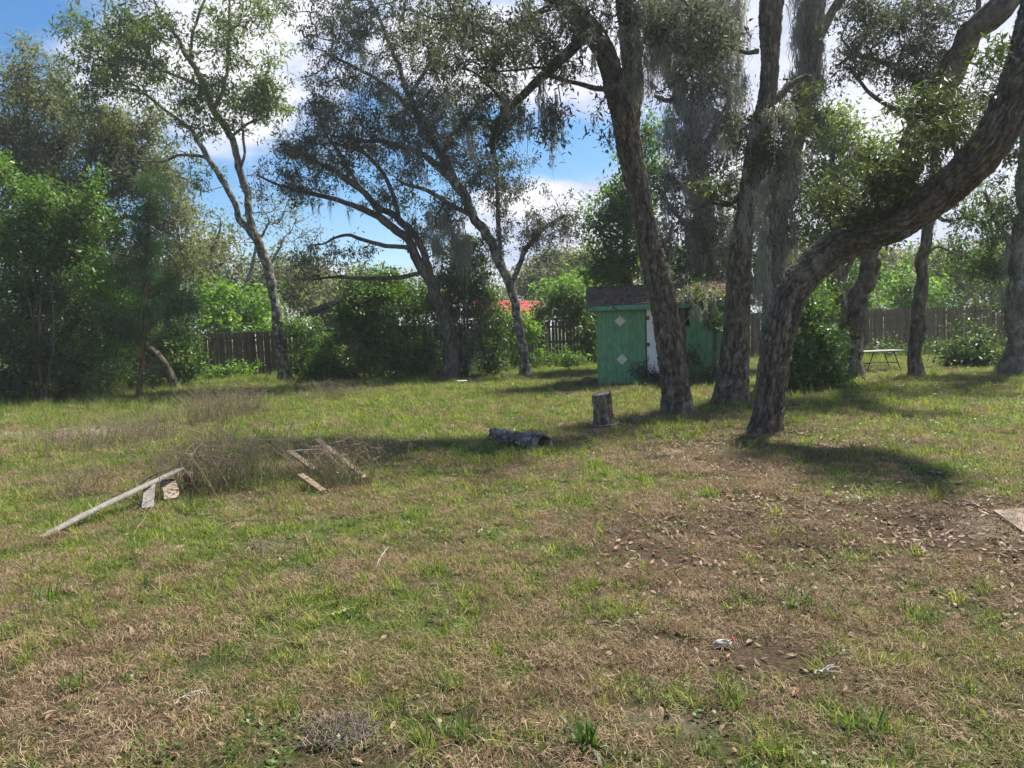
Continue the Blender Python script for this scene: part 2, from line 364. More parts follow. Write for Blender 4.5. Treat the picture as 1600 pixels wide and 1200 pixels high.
def moss_mesh(name, spots, rng):
    """spots: (x,y,z,length,radius,n)"""
    Vs = []; Q = []; T = []; nv = 0
    for (x, y, z, ln, rad, n) in spots:
        n = int(n)
        a = rng.random(n)*2*math.pi; r = rad*np.sqrt(rng.random(n))
        p = np.stack([x+r*np.cos(a), y+r*np.sin(a), z+rng.normal(size=n)*0.06], 1)
        l = ln*(0.25+0.75*rng.random(n)**1.5)*(1-0.5*r/max(rad, 1e-6))
        nseg = 5; w0 = 0.004+0.008*rng.random(n)
        az = rng.random(n)*math.pi; side = np.stack([np.cos(az), np.sin(az), np.zeros(n)], 1)
        pts = [p]
        cur = p.copy()
        tgt = np.array([x, y])
        for k in range(nseg):
            cur = cur.copy(); cur[:, 2] -= l/nseg
            cur[:, :2] += rng.normal(size=(n, 2))*(0.014+0.012*ln) + (tgt-cur[:, :2])*0.10
            pts.append(cur)
        V = []
        for k in range(nseg):
            w = (w0*(1-0.15*k)*(0.6+0.8*rng.random(n)))[:, None]
            V += [pts[k]-side*w, pts[k]+side*w]
        V.append(pts[nseg]); V = np.stack(V, 1); m = V.shape[1]
        b = np.arange(n)[:, None]*m + nv
        for k in range(nseg-1): Q.append(b+np.array([[2*k, 2*k+1, 2*k+3, 2*k+2]]))
        T.append(b+np.array([[2*nseg-2, 2*nseg-1, 2*nseg]]))
        Vs.append(V.reshape(-1, 3)); nv += n*m
    return mesh_poly(name, np.concatenate(Vs), [np.concatenate(Q), np.concatenate(T)])

def grow(paths, attr, rng, step=0.25, kl=0.25, wob=0.10, tip=0.006, power=0.45):
    """connect attractors to the skeleton; returns chains [(pts, radii)] of new branches"""
    P = []; R = []; PL = []; par = []; DR = []; sk = []
    for pa in paths:
        n = max(3, int(np.linalg.norm(np.diff(pa[:, :3], axis=0), axis=1).sum()/0.25)); C = catmull(pa, n)
        T = np.gradient(C[:, :3], axis=0); T /= np.linalg.norm(T, axis=1)[:, None]
        for k in range(n):
            P.append(C[k, :3]); R.append(C[k, 3]); PL.append(0.0); par.append(-1); DR.append(T[k]); sk.append(k/n)
    ns = len(P)
    A = np.asarray(attr)
    cap = ns + len(A)*14 + 100
    PP = np.zeros((cap, 3)); PP[:ns] = P; DD = np.zeros((cap, 3)); DD[:ns] = DR; LL = np.zeros(cap); RR = np.zeros(cap); RR[:ns] = R
    low = np.array([s < 0.25 for s in sk]+[False]*(cap-ns))
    LL[:ns][low[:ns]] = 1.5
    pr = np.full(cap, -1); cnt = ns; chains = []
    dm = np.array([np.min(np.sum((PP[:ns]-a)**2, 1)) for a in A]); order = np.argsort(dm)
    for ai in order:
        a = A[ai]; v = a-PP[:cnt]; d = np.linalg.norm(v, axis=1)
        back = np.clip(-np.sum(v*DD[:cnt], 1)/np.maximum(d, 1e-6), 0, 1)
        j = int(np.argmin(d*(1+0.5*back) + kl*LL[:cnt])); dist = d[j]
        if dist < 1e-3: continue
        n = int(min(12, max(2, round(dist/step)))); t = np.linspace(0, 1, n+1)[1:, None]
        ctrl = PP[j] + DD[j]*dist*0.45 + np.array([0, 0, 0.08*dist])
        B = PP[j]*(1-t)**2 + ctrl*2*t*(1-t) + a*t**2
        wv = rng.normal(size=(n, 3))*dist*wob/math.sqrt(n)*1.2; wv[-1] *= 0.3; B = B + np.cumsum(wv, 0)*np.sin(np.pi*t*0.9)
        ids = np.arange(cnt, cnt+n)
        PP[ids] = B; prev = np.vstack([PP[j], B[:-1]]); dd = B-prev; dl = np.linalg.norm(dd, axis=1)[:, None]+1e-9
        DD[ids] = dd/dl; LL[ids] = LL[j]+np.cumsum(dl[:, 0]) + (0.3 if j < ns else 0.1); pr[ids] = np.concatenate([[j], ids[:-1]]); cnt += n
        chains.append((j, ids))
    W = np.zeros(cnt)
    for j, ids in chains: W[ids[-1]] += 1
    for i in range(cnt-1, ns-1, -1):
        if pr[i] >= 0: W[pr[i]] += W[i]
    for i in range(ns, cnt):
        r = tip*W[i]**power; q = pr[i]; RR[i] = min(r, RR[q]*(0.7 if q < ns else 1.0))
    out = []
    for j, ids in chains:
        pts = np.vstack([PP[j], PP[ids]]); rr = np.concatenate([[RR[ids[0]]], RR[ids]]); rr[-1] *= 0.5
        out.append((pts, rr))
    return out, PP[ns:cnt], RR[ns:cnt]

def blob_pts(blobs, rng, sub=0, subr=0.3, lump=1.0):
    """blob (px,py,rx,ry,D,dD,n): returns clump centres"""
    out = []
    for (px, py, rx, ry, D, dD, n) in blobs:
        k = 0
        while k < n:
            u = rng.normal(size=3); u /= np.linalg.norm(u); u *= rng.random()**0.42
            p = at(px+u[0]*rx, py+u[1]*ry, D+u[2]*dD)
            if p[2] < 0.1: p[2] = 0.1+0.3*rng.random()
            out.append(p); k += 1
            for s in range(sub):
                q = rng.normal(size=3)*subr*0.6; out.append(p+q)
    return np.array(out)

def tree(name, label, D, trunk, limbs=(), blobs=(), leaf=None, bark='oak_bark', leafmat='oak_leaf', moss=(), seed=0, cat='tree', group=None,
         relief=False, sub=3, subr=0.3, step=0.25, wob=0.12, tip=0.006, moss_auto=None, flare=0.2, extra_leaf=None, twigmat='twig', crown_name='crown', power=0.45):
    rng = np.random.default_rng(seed)
    tp = px_path(trunk, D)
    gz = float(hgt(tp[0, 0], tp[0, 1])[0]); tp[0, 2] = gz-0.06
    base = tp[0, :3].copy(); base[2] = gz
    root = thing(name, label, cat, tuple(base), 0, group)
    def rel(me):
        co = np.empty(len(me.vertices)*3, np.float32); me.vertices.foreach_get('co', co); co = co.reshape(-1, 3)-base.astype(np.float32); me.vertices.foreach_set('co', co.ravel()); me.update(); return me
    def big(pname, pa, first):
        global LAST_E
        ln = np.linalg.norm(np.diff(pa[:, :3], axis=0), axis=1).sum()
        rm = pa[:, 3].mean()
        if relief: n = int(ln/0.02); sides = 112 if rm > 0.12 else 40
        else: n = max(6, int(ln/(0.10 if rm > 0.06 else 0.16))); sides = 16 if rm > 0.08 else 9
        n = min(n, 360 if rm > 0.12 else 120)
        C = catmull(pa, n); R = np.maximum(C[:, 3]*(0.89 if relief else 1), 0.008); Cc = C[:, :3].copy()
        s = np.concatenate([[0], np.cumsum(np.linalg.norm(np.diff(Cc, axis=0), axis=1))])
        if first: R = R*(1+flare*np.exp(-s/0.22))
        if not relief:
            Cc += (np.stack([fbm(np.stack([s*2.0+i*9, s*0, s*0], 1)+seed, seed+i, 2) for i in range(3)], 1)-0.5)*rm*1.2*np.minimum(1, s/0.5)[:, None]
        if relief: dsp = bark_disp(Cc, R, sides, seed+len(pname), 0.036 if rm > .12 else 0.014, freq=20 if rm > 0.12 else 26, stretch=0.26)*np.minimum(1, R/0.12)[:, None]
        else:
            th = np.arange(sides)*2*math.pi/sides
            P = np.stack([np.cos(th)[None]*np.ones((n, 1)), np.sin(th)[None]*np.ones((n, 1)), s[:, None]*3*np.ones((1, sides))], -1).reshape(-1, 3)
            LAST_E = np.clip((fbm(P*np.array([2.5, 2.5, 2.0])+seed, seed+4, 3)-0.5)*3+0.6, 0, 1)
            dsp = (fbm(P*1.5+seed, seed, 3)-0.5).reshape(n, sides)*R[:, None]*0.45
        if first:
            th = np.arange(sides)*2*math.pi/sides
            lob = 0.5+0.5*np.sin(th*5+seed)*np.cos(th*2+seed*2)
            dsp = dsp + (np.exp(-s/0.16)[:, None]*lob[None]*R[:, None]*0.35)
        mb = MB(); tube(mb, Cc, R, sides, dsp); bm_ = mb.mesh(pname, smooth=True)
        at_ = bm_.attributes.new('bark_co', 'FLOAT_VECTOR', 'POINT'); co_ = np.vstack([LAST_CO, LAST_CO[:1], LAST_CO[-1:]]) + len(paths)*3.1; at_.data.foreach_set('vector', co_.astype(np.float32).ravel())
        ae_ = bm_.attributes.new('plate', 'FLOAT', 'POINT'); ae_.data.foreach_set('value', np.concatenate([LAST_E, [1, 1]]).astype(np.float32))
        o = link(pname, rel(bm_), MAT[bark], root); return o
    paths = []
    big('trunk', tp, True)
    paths = [tp]
    for lm in limbs:
        lp = px_path(lm, D); big('limb', lp, False); paths.append(lp)
    A = blob_pts(blobs, rng, sub, subr) if len(blobs) else np.zeros((0, 3))
    if len(A):
        ch, PP, RR = grow(paths, A, rng, step, wob=wob, tip=tip, power=power)
        mb = MB()
        for pts, rr in ch:
            m = rr.max(); tube(mb, pts, rr, 8 if m > 0.07 else (5 if m > 0.02 else 3), caps=False)
        link('branches', rel(mb.mesh('branches', smooth=True)), MAT[bark if tip > 0.012 else twigmat], root, kind='stuff')
    else: PP = np.zeros((0, 3)); RR = np.zeros(0)
    if leaf and len(A):
        n_per, size, ratio, spread = leaf
        cen = A
        sm = np.nonzero(RR < 0.022)[0]; k_ = min(len(sm), int(len(A)*0.7)); cen = np.vstack([A, PP[rng.choice(sm, k_, replace=False)]]) if k_ else A
        n_per = int(round(n_per*LF)); spread = spread*1.35; size = size*1.12
        me = leaves_mesh(crown_name, cen, rng, size, ratio, spread, n_per)
        link(crown_name, rel(me), MAT[leafmat], root, kind='stuff')
    spots = []
    for (px, py, rx, ry, Dm, n, ln, rad, dens) in moss:
        for k in range(n):
            p = at(px+rng.uniform(-rx, rx), py+rng.uniform(-ry, ry), Dm+rng.uniform(-0.5, 0.5)*rad*2)
            spots.append((p[0], p[1], p[2], ln*rng.uniform(0.35, 1.1), rad*rng.uniform(0.5, 1.2), dens))
    if moss_auto and len(PP):
        n, ln, rad, dens = moss_auto
        w = np.exp(-((RR-0.02)/0.03)**2)+0.05; idx = rng.choice(len(PP), n, p=w/w.sum())
        for i in idx:
            p = PP[i]; spots.append((p[0], p[1], p[2], ln*(0.15+0.95*rng.random()**2), rad*rng.uniform(0.4, 1.2), dens*rng.uniform(0.5, 1.3)))
    if spots:
        link('hanging_moss', rel(moss_mesh('hanging_moss', spots, rng)), MAT['moss'], root, kind='stuff')
    return root

def shrub(name, label, D, px, py, blobs, leaf, leafmat, seed, stems=4, cat='shrub', sub=2, subr=0.25, group=None, moss=(), bark='twig', tip=0.005):
    """many-stemmed bush: stems rise from the ground point at (px,py)"""
    rng = np.random.default_rng(seed)
    b = at(px, py, D); b[2] = 0
    allb = blob_pts(blobs, rng, sub, subr)
    root = thing(name, label, cat, (b[0], b[1], float(hgt(b[0], b[1])[0])), 0, group)
    o = np.array(root.location)
    c = allb.mean(0); paths = []
    for k in range(stems):
        t = allb[rng.integers(len(allb))]; s = b + np.array([(t[0]-b[0])*0.6*rng.random()+rng.normal()*0.1, (t[1]-b[1])*0.5*rng.random(), 0.0]); s[2] = float(hgt(s[0], s[1])[0])-0.05
        mid = (s+t)/2 + rng.normal(size=3)*0.15
        r = 0.02+0.025*rng.random()
        paths.append(np.array([[*s, r], [*mid, r*0.8], [*(mid*0.3+t*0.7), r*0.5]]))
    for pa in paths:
        mb = MB(); C = catmull(pa, 10); tube(mb, C[:, :3]-o, C[:, 3], 6); link('stem', mb.mesh('stem', True), MAT[bark], root)
    ch, PP, RR = grow(paths, allb, rng, 0.3, tip=tip)
    mb = MB()
    for pts, rr in ch: tube(mb, pts-o, rr, 3, caps=False)
    link('branches', mb.mesh('branches', True), MAT[bark], root, kind='stuff')
    n_per, size, ratio, spread = leaf; n_per = int(n_per*SF); size *= 1.15; spread *= 1.35
    link('foliage', leaves_mesh('foliage', allb-o, rng, size, ratio, spread, n_per), MAT[leafmat], root, kind='stuff')
    spots = []
    for (mx, my, rx, ry, Dm, n, ln, rad, dens) in moss:
        for k in range(n):
            p = at(mx+rng.uniform(-rx, rx), my+rng.uniform(-ry, ry), Dm)-o; spots.append((p[0], p[1], p[2], ln*rng.uniform(0.4, 1.1), rad, dens))
    if spots: link('hanging_moss', moss_mesh('hanging_moss', spots, rng), MAT['moss'], root, kind='stuff')
    return root
# ------------------------------------------------------------------ ground
def gmask(x, y):
    """greenness, leaf litter, bare soil at a ground point"""
    x = np.asarray(x, float); y = np.asarray(y, float)
    g = 0.085 + fb2(x, y, 0.9, 21, 4)*0.6 + fb2(x, y, 0.28, 25, 3)*0.4
    def bump(px, py, r, e=1.0):
        p = gnd(px, py); return np.exp(-(((x-p[0])/(r*e))**2+((y-p[1])/r)**2))
    g = g + 0.16*np.clip((y-6)/12, 0, 1) + 0.16*bump(350, 800, 1.3, 1.6) + 0.08*bump(250, 640, 6, 2) + 0.10*bump(620, 650, 5, 1.6) + 0.10*bump(1450, 640, 3, 1.6) \
        - 0.10*bump(900, 730, 1.8, 2) - 0.24*bump(1520, 850, 1.3, 1.2) - 0.12*bump(120, 1100, 0.8, 1.4) + 0.06*bump(700, 950, 1.0, 1.5) - 0.1*bump(1060, 1050, 0.6, 1) - 0.14*bump(1100, 680, 2.0, 1.4)
    lit = np.clip(0.28*fb2(x, y, 0.7, 31, 3)*1.6 + 1.5*bump(1520, 850, 1.5, 1.3) + 0.6*bump(1340, 810, 1.5, 1.3) + 0.8*bump(1110, 675, 2.6, 1.5) + 0.25*bump(850, 760, 1.4, 2) + 0.15*bump(1000, 1150, 0.8, 1.5), 0, 1.3)
    bare = np.clip((fb2(x, y, 1.5, 41, 4)-0.66)*5, 0, 1) + bump(100, 676, 1.0, 2.5)*1.2 + bump(1550, 830, 0.5, 1)*0.6
    return g, lit, np.clip(bare, 0, 1)
xs = np.concatenate([[-900, -300, -120, -70, -45, -32], np.arange(-24, 26.01, 0.25), [32, 45, 70, 120, 300, 900]])
ys = np.concatenate([[-300, -60, -20, -9], np.arange(-4, 33.01, 0.25), [36, 40, 46, 55, 70, 100, 200, 500, 1500]])
GX, GY = np.meshgrid(xs, ys); gx = GX.ravel(); gy = GY.ravel(); gz = hgt(gx, gy)
nx = len(xs); ii = (np.arange(len(ys)-1)[:, None]*nx + np.arange(nx-1)[None]).ravel()
me = mesh_poly('ground', np.stack([gx, gy, gz], 1), np.stack([ii, ii+1, ii+nx+1, ii+nx], 1), True)
g_, l_, b_ = gmask(gx, gy)
for nm, arr in (('green', g_), ('bare', b_), ('litter', l_)):
    a = me.attributes.new(nm, 'FLOAT', 'POINT'); a.data.foreach_set('value', arr.astype(np.float32))
m, t, out = newmat('ground_soil')
def attr(t, n): 
    a = N(t, 'ShaderNodeAttribute'); a.attribute_name = n; return a.outputs['Fac']
fine = noise(t, 55, 6, rough=0.7); mid = noise(t, 9, 5)
soil = ramp(t, fine, [(0.3, (0.03, 0.022, 0.016)), (0.55, (0.085, 0.062, 0.042)), (0.78, (0.19, 0.14, 0.09))])
green = ramp(t, fine, [(0.3, (0.035, 0.05, 0.016)), (0.6, (0.085, 0.115, 0.032)), (0.8, (0.16, 0.17, 0.06))])
gf = N(t, 'ShaderNodeMapRange'); gf.inputs['From Min'].default_value = 0.46; gf.inputs['From Max'].default_value = 0.66
L(t, mth(t, 'ADD', attr(t, 'green'), mth(t, 'MULTIPLY', mth(t, 'SUBTRACT', mid, 0.5), 0.35)), gf.inputs['Value'])
c = mixc(t, gf.outputs[0], soil, green)
sand = ramp(t, fine, [(0.3, (0.16, 0.135, 0.11)), (0.7, (0.38, 0.33, 0.27))])
bf = N(t, 'ShaderNodeMapRange'); bf.inputs['From Min'].default_value = 0.3; bf.inputs['From Max'].default_value = 0.8
L(t, mth(t, 'ADD', attr(t, 'bare'), mth(t, 'MULTIPLY', mth(t, 'SUBTRACT', mid, 0.5), 0.6)), bf.inputs['Value'])
c = mixc(t, mth(t, 'MULTIPLY', bf.outputs[0], 0.8), c, sand)
p = N(t, 'ShaderNodeBsdfPrincipled'); p.inputs['Roughness'].default_value = 0.95; p.inputs['Specular IOR Level'].default_value = 0.1; L(t, c, p.inputs['Base Color'])
bm = N(t, 'ShaderNodeBump'); bm.inputs['Strength'].default_value = 0.9; bm.inputs['Distance'].default_value = 0.03; L(t, mth(t, 'ADD', fine, mid), bm.inputs['Height']); L(t, bm.outputs[0], p.inputs['Normal'])
L(t, p.outputs[0], out.inputs[0])
link('ground', me, m, kind='structure')

# ------------------------------------------------------------------ ground cover
MAT['grass'] = leaf_mat('grass', [(0.055, 0.10, 0.018), (0.12, 0.185, 0.035), (0.22, 0.265, 0.055), (0.42, 0.37, 0.14)], 0.45, 0.5, 1.5, obj_random=True, spec=0.35)
MAT['tall_grass'] = leaf_mat('tall_grass', [(0.06, 0.11, 0.025), (0.12, 0.18, 0.04), (0.21, 0.23, 0.075), (0.33, 0.28, 0.13)], 0.45, 0.5, 1.4, obj_random=True, spec=0.35)
MAT['weed'] = leaf_mat('weed', [(0.04, 0.09, 0.02), (0.08, 0.16, 0.03), (0.12, 0.21, 0.05)], 0.4, 0.45, 1.5, obj_random=True)
MAT['straw'] = leaf_mat('straw', [(0.09, 0.058, 0.036), (0.25, 0.17, 0.107), (0.52, 0.405, 0.27)], 0.2, 0.7, 1.2, obj_random=True, spec=0.2)
MAT['dead_leaf'] = leaf_mat('dead_leaf', [(0.06, 0.035, 0.022), (0.15, 0.088, 0.053), (0.26, 0.17, 0.11), (0.38, 0.275, 0.19)], 0.15, 0.55, 1.1, obj_random=True, spec=0.35)
MAT['red_leaf'] = leaf_mat('red_leaf', [(0.2, 0.06, 0.03), (0.34, 0.13, 0.06)], 0.3, 0.5, 1.1, obj_random=True)

def blades(rng, n, rad, lmin, lmax, w, lean=0.5, segs=3, curl=0.5, lying=False):
    a = rng.random(n)*6.283; r = rad*np.sqrt(rng.random(n)); p = np.stack([r*np.cos(a), r*np.sin(a), np.zeros(n)], 1)
    ln = rng.uniform(lmin, lmax, n); az = rng.random(n)*6.283; out = np.stack([np.cos(az), np.sin(az), np.zeros(n)], 1)
    side = np.stack([-np.sin(az), np.cos(az), np.zeros(n)], 1); V = []
    ww = w*rng.uniform(0.6, 1.3, n)
    l0 = rng.uniform(0.05, 1.0, n)*lean
    for k in range(segs+1):
        t = k/segs
        if lying: q = p + out*(ln*(t-0.5))[:, None] + side*(ln*0.12*np.sin(t*3.1)*rng.choice([-1, 1], n))[:, None] ; q[:, 2] = 0.004+0.02*rng.random(n)*(1+0*t) + 0.03*np.sin(3.14*t)*rng.random(n)
        else:
            ang = l0 + curl*t*l0*2
            q = p + out*(ln*t*np.sin(ang))[:, None]; q[:, 2] += ln*t*np.cos(ang)
        if k < segs:
            f = (1-0.7*t**2); V += [q-side*(ww*f/2)[:, None], q+side*(ww*f/2)[:, None]]
        else: V.append(q)
    V = np.stack(V, 1); m = V.shape[1]; b = np.arange(n)[:, None]*m
    Q = [b+np.array([[2*k, 2*k+1, 2*k+3, 2*k+2]]) for k in range(segs-1)]; T = b+np.array([[2*segs-2, 2*segs-1, 2*segs]])
    return V.reshape(-1, 3), Q, T
def src(me, mat):
    me.materials.append(mat); return bpy.data.objects.new(me.name, me)     # never linked: only the scatter reads it
def blade_src(name, mat, *a, **k):
    V, Q, T = blades(*a, **k); return src(mesh_poly(name, V, Q+[T]), mat)
def deadleaf_src(name, mat, rng, ln, wd):
    mb = MB(); k = 5; cx = rng.uniform(-0.5, 0.5); V = []; fold = rng.uniform(0.1, 0.5)
    for i in range(k):
        t = i/(k-1); w = wd*math.sin(math.pi*min(1, t*0.92+0.06))**0.8/2; z = 0.006 + ln*cx*(t-0.5)**2 + rng.uniform(0, 0.003)
        z = abs(z)
        V += [(ln*(t-0.5), -w, z+w*fold), (ln*(t-0.5), 0, z), (ln*(t-0.5), w, z+w*fold*rng.uniform(0.3, 1.4))]
    Q = []
    for i in range(k-1): Q += [(3*i, 3*i+3, 3*i+4, 3*i+1), (3*i+1, 3*i+4, 3*i+5, 3*i+2)]
    mb.add(V, Q); return src(mb.mesh(name, True), mat)
def weed_src(name, mat, rng, n, size, rad, h):
    V = []; Q = []
    for i in range(n):
        a = rng.random()*6.283; r = rad*math.sqrt(rng.random()); c = np.array([r*math.cos(a), r*math.sin(a), h*rng.uniform(0.3, 1)])
        az = rng.random()*6.283; d = np.array([math.cos(az), math.sin(az), rng.uniform(-0.2, 0.5)]); s = np.array([-math.sin(az), math.cos(az), rng.uniform(-.3, .3)]); z = size*rng.uniform(0.6, 1.2)
        b = len(V); V += [c, c+d*z*0.5+s*z*0.33, c+d*z, c+d*z*0.5-s*z*0.33]; Q.append((b, b+1, b+2, b+3))
    mb = MB(); mb.add(V, Q); return src(mb.mesh(name), mat)
def scatter(name, P, rot, scl, idx, sources):
    me = bpy.data.meshes.new(name); me.vertices.add(len(P)); me.vertices.foreach_set('co', np.asarray(P, np.float32).ravel())
    for nm, ty, dt, prop in (('rot', 'FLOAT_VECTOR', rot, 'vector'), ('scl', 'FLOAT', scl, 'value'), ('idx', 'INT', idx, 'value')):
        a = me.attributes.new(nm, ty, 'POINT'); a.data.foreach_set(prop, np.asarray(dt, np.int32 if ty == 'INT' else np.float32).ravel())
    o = link(name, me, kind='stuff')
    ng = bpy.data.node_groups.new(name, 'GeometryNodeTree'); ng.interface.new_socket('Geometry', in_out='INPUT', socket_type='NodeSocketGeometry'); ng.interface.new_socket('Geometry', in_out='OUTPUT', socket_type='NodeSocketGeometry')
    gi = ng.nodes.new('NodeGroupInput'); go = ng.nodes.new('NodeGroupOutput'); ip = ng.nodes.new('GeometryNodeInstanceOnPoints'); jn = ng.nodes.new('GeometryNodeJoinGeometry')
    for s in reversed(sources):
        oi = ng.nodes.new('GeometryNodeObjectInfo'); oi.inputs['Object'].default_value = s; oi.inputs['As Instance'].default_value = True; L(ng, oi.outputs['Geometry'], jn.inputs[0])
    def na(n, ty):
        a = ng.nodes.new('GeometryNodeInputNamedAttribute'); a.data_type = ty; a.inputs['Name'].default_value = n; return [s for s in a.outputs if s.enabled and s.name == 'Attribute'][0]
    L(ng, gi.outputs[0], ip.inputs['Points']); L(ng, jn.outputs[0], ip.inputs['Instance']); ip.inputs['Pick Instance'].default_value = True
    L(ng, na('idx', 'INT'), ip.inputs['Instance Index']); L(ng, na('rot', 'FLOAT_VECTOR'), ip.inputs['Rotation']); L(ng, na('scl', 'FLOAT'), ip.inputs['Scale'])
    L(ng, ip.outputs[0], go.inputs[0])
    md = o.modifiers.new('scatter', 'NODES'); md.node_group = ng; return o
RG = np.random.default_rng(77)
def field(dens_fn, dmax, y0, y1, margin=1.0):
    """random points in the seen wedge of lawn, with density dens_fn(x, y, d)"""
    area = 0.5*(y1-y0)*((y0+y1)*1.6+4*margin); n = int(dmax*area)
    y = y1*np.sqrt(RG.random(n)*(1-(y0/y1)**2)+(y0/y1)**2); x = (RG.random(n)*2-1)*(y*0.80+margin)
    keep = RG.random(n) < dens_fn(x, y)/dmax
    return x[keep], y[keep]
def put(name, x, y, sources, smin=0.7, smax=1.3, tilt=0.15, dz=0.0, idx=None, sc_fn=None):
    n = len(x); z = hgt(x, y)+dz
    rot = np.stack([RG.normal(size=n)*tilt, RG.normal(size=n)*tilt, RG.random(n)*6.283], 1)
    s = RG.uniform(smin, smax, n)
    if sc_fn is not None: s = s*sc_fn(x, y)
    return scatter(name, np.stack([x, y, z], 1), rot, s, RG.integers(0, len(sources), n) if idx is None else idx, sources)
far = lambda y: np.clip(y/6.0, 0.9, 2.6)     # bigger, sparser tufts in the distance
lawn = [blade_src('lawn_tuft', MAT['grass'], RG, 24, 0.075, 0.025, 0.08, 0.0042, 1.05) for _ in range(5)] + [blade_src('lawn_clump', MAT['grass'], RG, 30, 0.045, 0.06, 0.14, 0.005, 0.75) for _ in range(2)]
def d_lawn(x, y):
    g, l, b = gmask(x, y); return np.clip((g-0.43)*6.0, 0.07, 1)*np.clip((fb2(x, y, 3.4, 23, 2)-0.34)*5.5, 0.25, 1.5)*(1-0.85*b)*(1-0.5*np.clip(l-0.3, 0, 1))*230*(6.0/np.maximum(y, 4.0))**1.35
x, y = field(d_lawn, 420, 2.0, 31, 1.2); NL = len(x)
wt = np.array([1, 1, 1, 1, 1, .35, .35]); put('lawn_grass', x, y, lawn, 0.6, 1.15, 0.2, idx=RG.choice(7, NL, p=wt/wt.sum()), sc_fn=lambda x, y: far(y)**0.6*(0.75+0.5*fb2(x, y, 1.1, 61, 2)))
straw = [blade_src('straw_tuft', MAT['straw'], RG, 34, 0.10, 0.03, 0.085, 0.0022, segs=3, lying=True) for _ in range(7)]
def d_straw(x, y):
    g, l, b = gmask(x, y); return np.clip(1.25-(g-0.40)*2.0, 0.3, 1)*np.clip((fb2(x, y, 2.1, 27, 3)-0.36)*5, 0.15, 1.1)*(1-0.6*b)*(1-0.6*np.clip(l-0.4, 0, 1))*280*(6.0/np.maximum(y, 4.0))**1.4
x, y = field(d_straw, 340, 2.0, 26, 1.2); put('dead_grass', x, y, straw, 0.6, 1.2, 0.15, 0.006, sc_fn=lambda x, y: far(y)**0.6)
dl = [deadleaf_src('dead_leaf', MAT['dead_leaf'], RG, RG.uniform(0.038, 0.062), RG.uniform(0.014, 0.024)) for _ in range(7)] + [deadleaf_src('red_leaf', MAT['red_leaf'], RG, 0.06, 0.026)]
def d_leaf(x, y):
    g, l, b = gmask(x, y); return (34+np.clip(l, 0, 1.3)**1.5*380)*np.clip(8.5/np.maximum(y, 5.0), 0, 1)*np.clip(1.3-g, 0.3, 1)
x, y = field(d_leaf, 560, 2.0, 20, 1.2); wt = np.array([1]*7+[0.12]); put('fallen_leaves', x, y, dl, 0.5, 1.15, 0.4, 0.008, idx=RG.choice(8, len(x), p=wt/wt.sum()), sc_fn=lambda x, y: np.clip(y/8, 1, 1.8))
wd = [weed_src('clover', MAT['weed'], RG, 14, 0.022, 0.07, 0.035) for _ in range(4)]
def d_weed(x, y):
    g, l, b = gmask(x, y); return np.clip((fb2(x, y, 1.3, 71, 3)-0.54)*9, 0.02, 1)*np.clip((g-0.38)*5, 0, 1)*55*(6.0/np.maximum(y, 4.0))
x, y = field(d_weed, 90, 2.0, 22, 1.2); put('low_weeds', x, y, wd, 0.6, 1.4, 0.2, sc_fn=lambda x, y: far(y)**0.6)
# taller grass: along the fence line and over the left half, patchy
tall = [blade_src('tall_tuft', MAT['tall_grass'], RG, 26, 0.10, 0.16, 0.42, 0.006, 0.55) for _ in range(4)]
def d_tall(x, y):
    edge = np.clip((y-19.0)/6, 0, 1)*(np.clip((2.0-x)/4, 0.0, 1)+np.clip((x-9)/3, 0, 0.8)) + np.clip((y-26.5)/3, 0, 1)*0.9
    left = np.clip((-2.5-x)/3, 0, 1)*np.clip((y-8.5)/4, 0, 1)
    return np.clip(edge*1.0+left*0.75, 0, 1)*np.clip((fb2(x, y, 0.6, 81, 3)-0.38)*5, 0.05, 1)*9
x, y = field(d_tall, 10, 7.0, 31, 2); put('tall_grass', x, y, tall, 0.45, 1.15, 0.15)
# ------------------------------------------------------------------ fence
fence_y = 30.6
fx0, fx1 = -17.0, 25.0
fence = thing('wooden_fence', 'long weathered brown picket fence with dog-eared boards along the back of the yard', 'fence', (0, fence_y, 0))
rf = np.random.default_rng(5)
def picket_mesh(k):
    w = 0.138; h = 1.86; e = 0.035; t = 0.018; wob = rf.normal(size=4)*0.002
    prof = [(-w/2+wob[0], 0), (w/2+wob[1], 0), (w/2, h-e), (w/2-e, h), (-w/2+e, h), (-w/2, h-e)]
    V = [(x, -t/2, z) for x, z in prof]+[(x, t/2, z) for x, z in prof]; n = 6
    mb = MB(); mb.add(V, [[i, (i+1) % n, (i+1) % n+n, i+n] for i in range(n)]); mb.add(V, [[0, 1, 2, 3, 4, 5][:6]]) if False else None
    mb.f.setdefault(6, []).append(np.array([[0, 1, 2, 3, 4, 5], [11, 10, 9, 8, 7, 6]]))
    return mb.mesh('picket')
pm = [picket_mesh(k) for k in range(4)]
for q in pm: q.materials.append(MAT['fence_wood'])
x = fx0
while x < fx1:
    o = bpy.data.objects.new('picket', pm[rf.integers(4)]); COL.objects.link(o); o.parent = fence
    z = float(hgt(x, fence_y)[0]); o.location = (x, -0.03+rf.normal()*0.003, z+0.03+rf.normal()*0.012); o.rotation_euler = (rf.normal()*0.01, rf.normal()*0.008, rf.normal()*0.03)
    if -3.2 < x < 4.5: o.scale = (0.86, 1, 1.0)
    x += 0.148+abs(rf.normal()*0.003) + (0.02 if rf.random() < 0.03 else 0)
for z in (0.35, 0.95, 1.6):
    mb = MB(); box(mb, fx0, fx1, 0.0, 0.04, z, z+0.09); link('rail', mb.mesh('rail'), MAT['fence_wood'], fence)
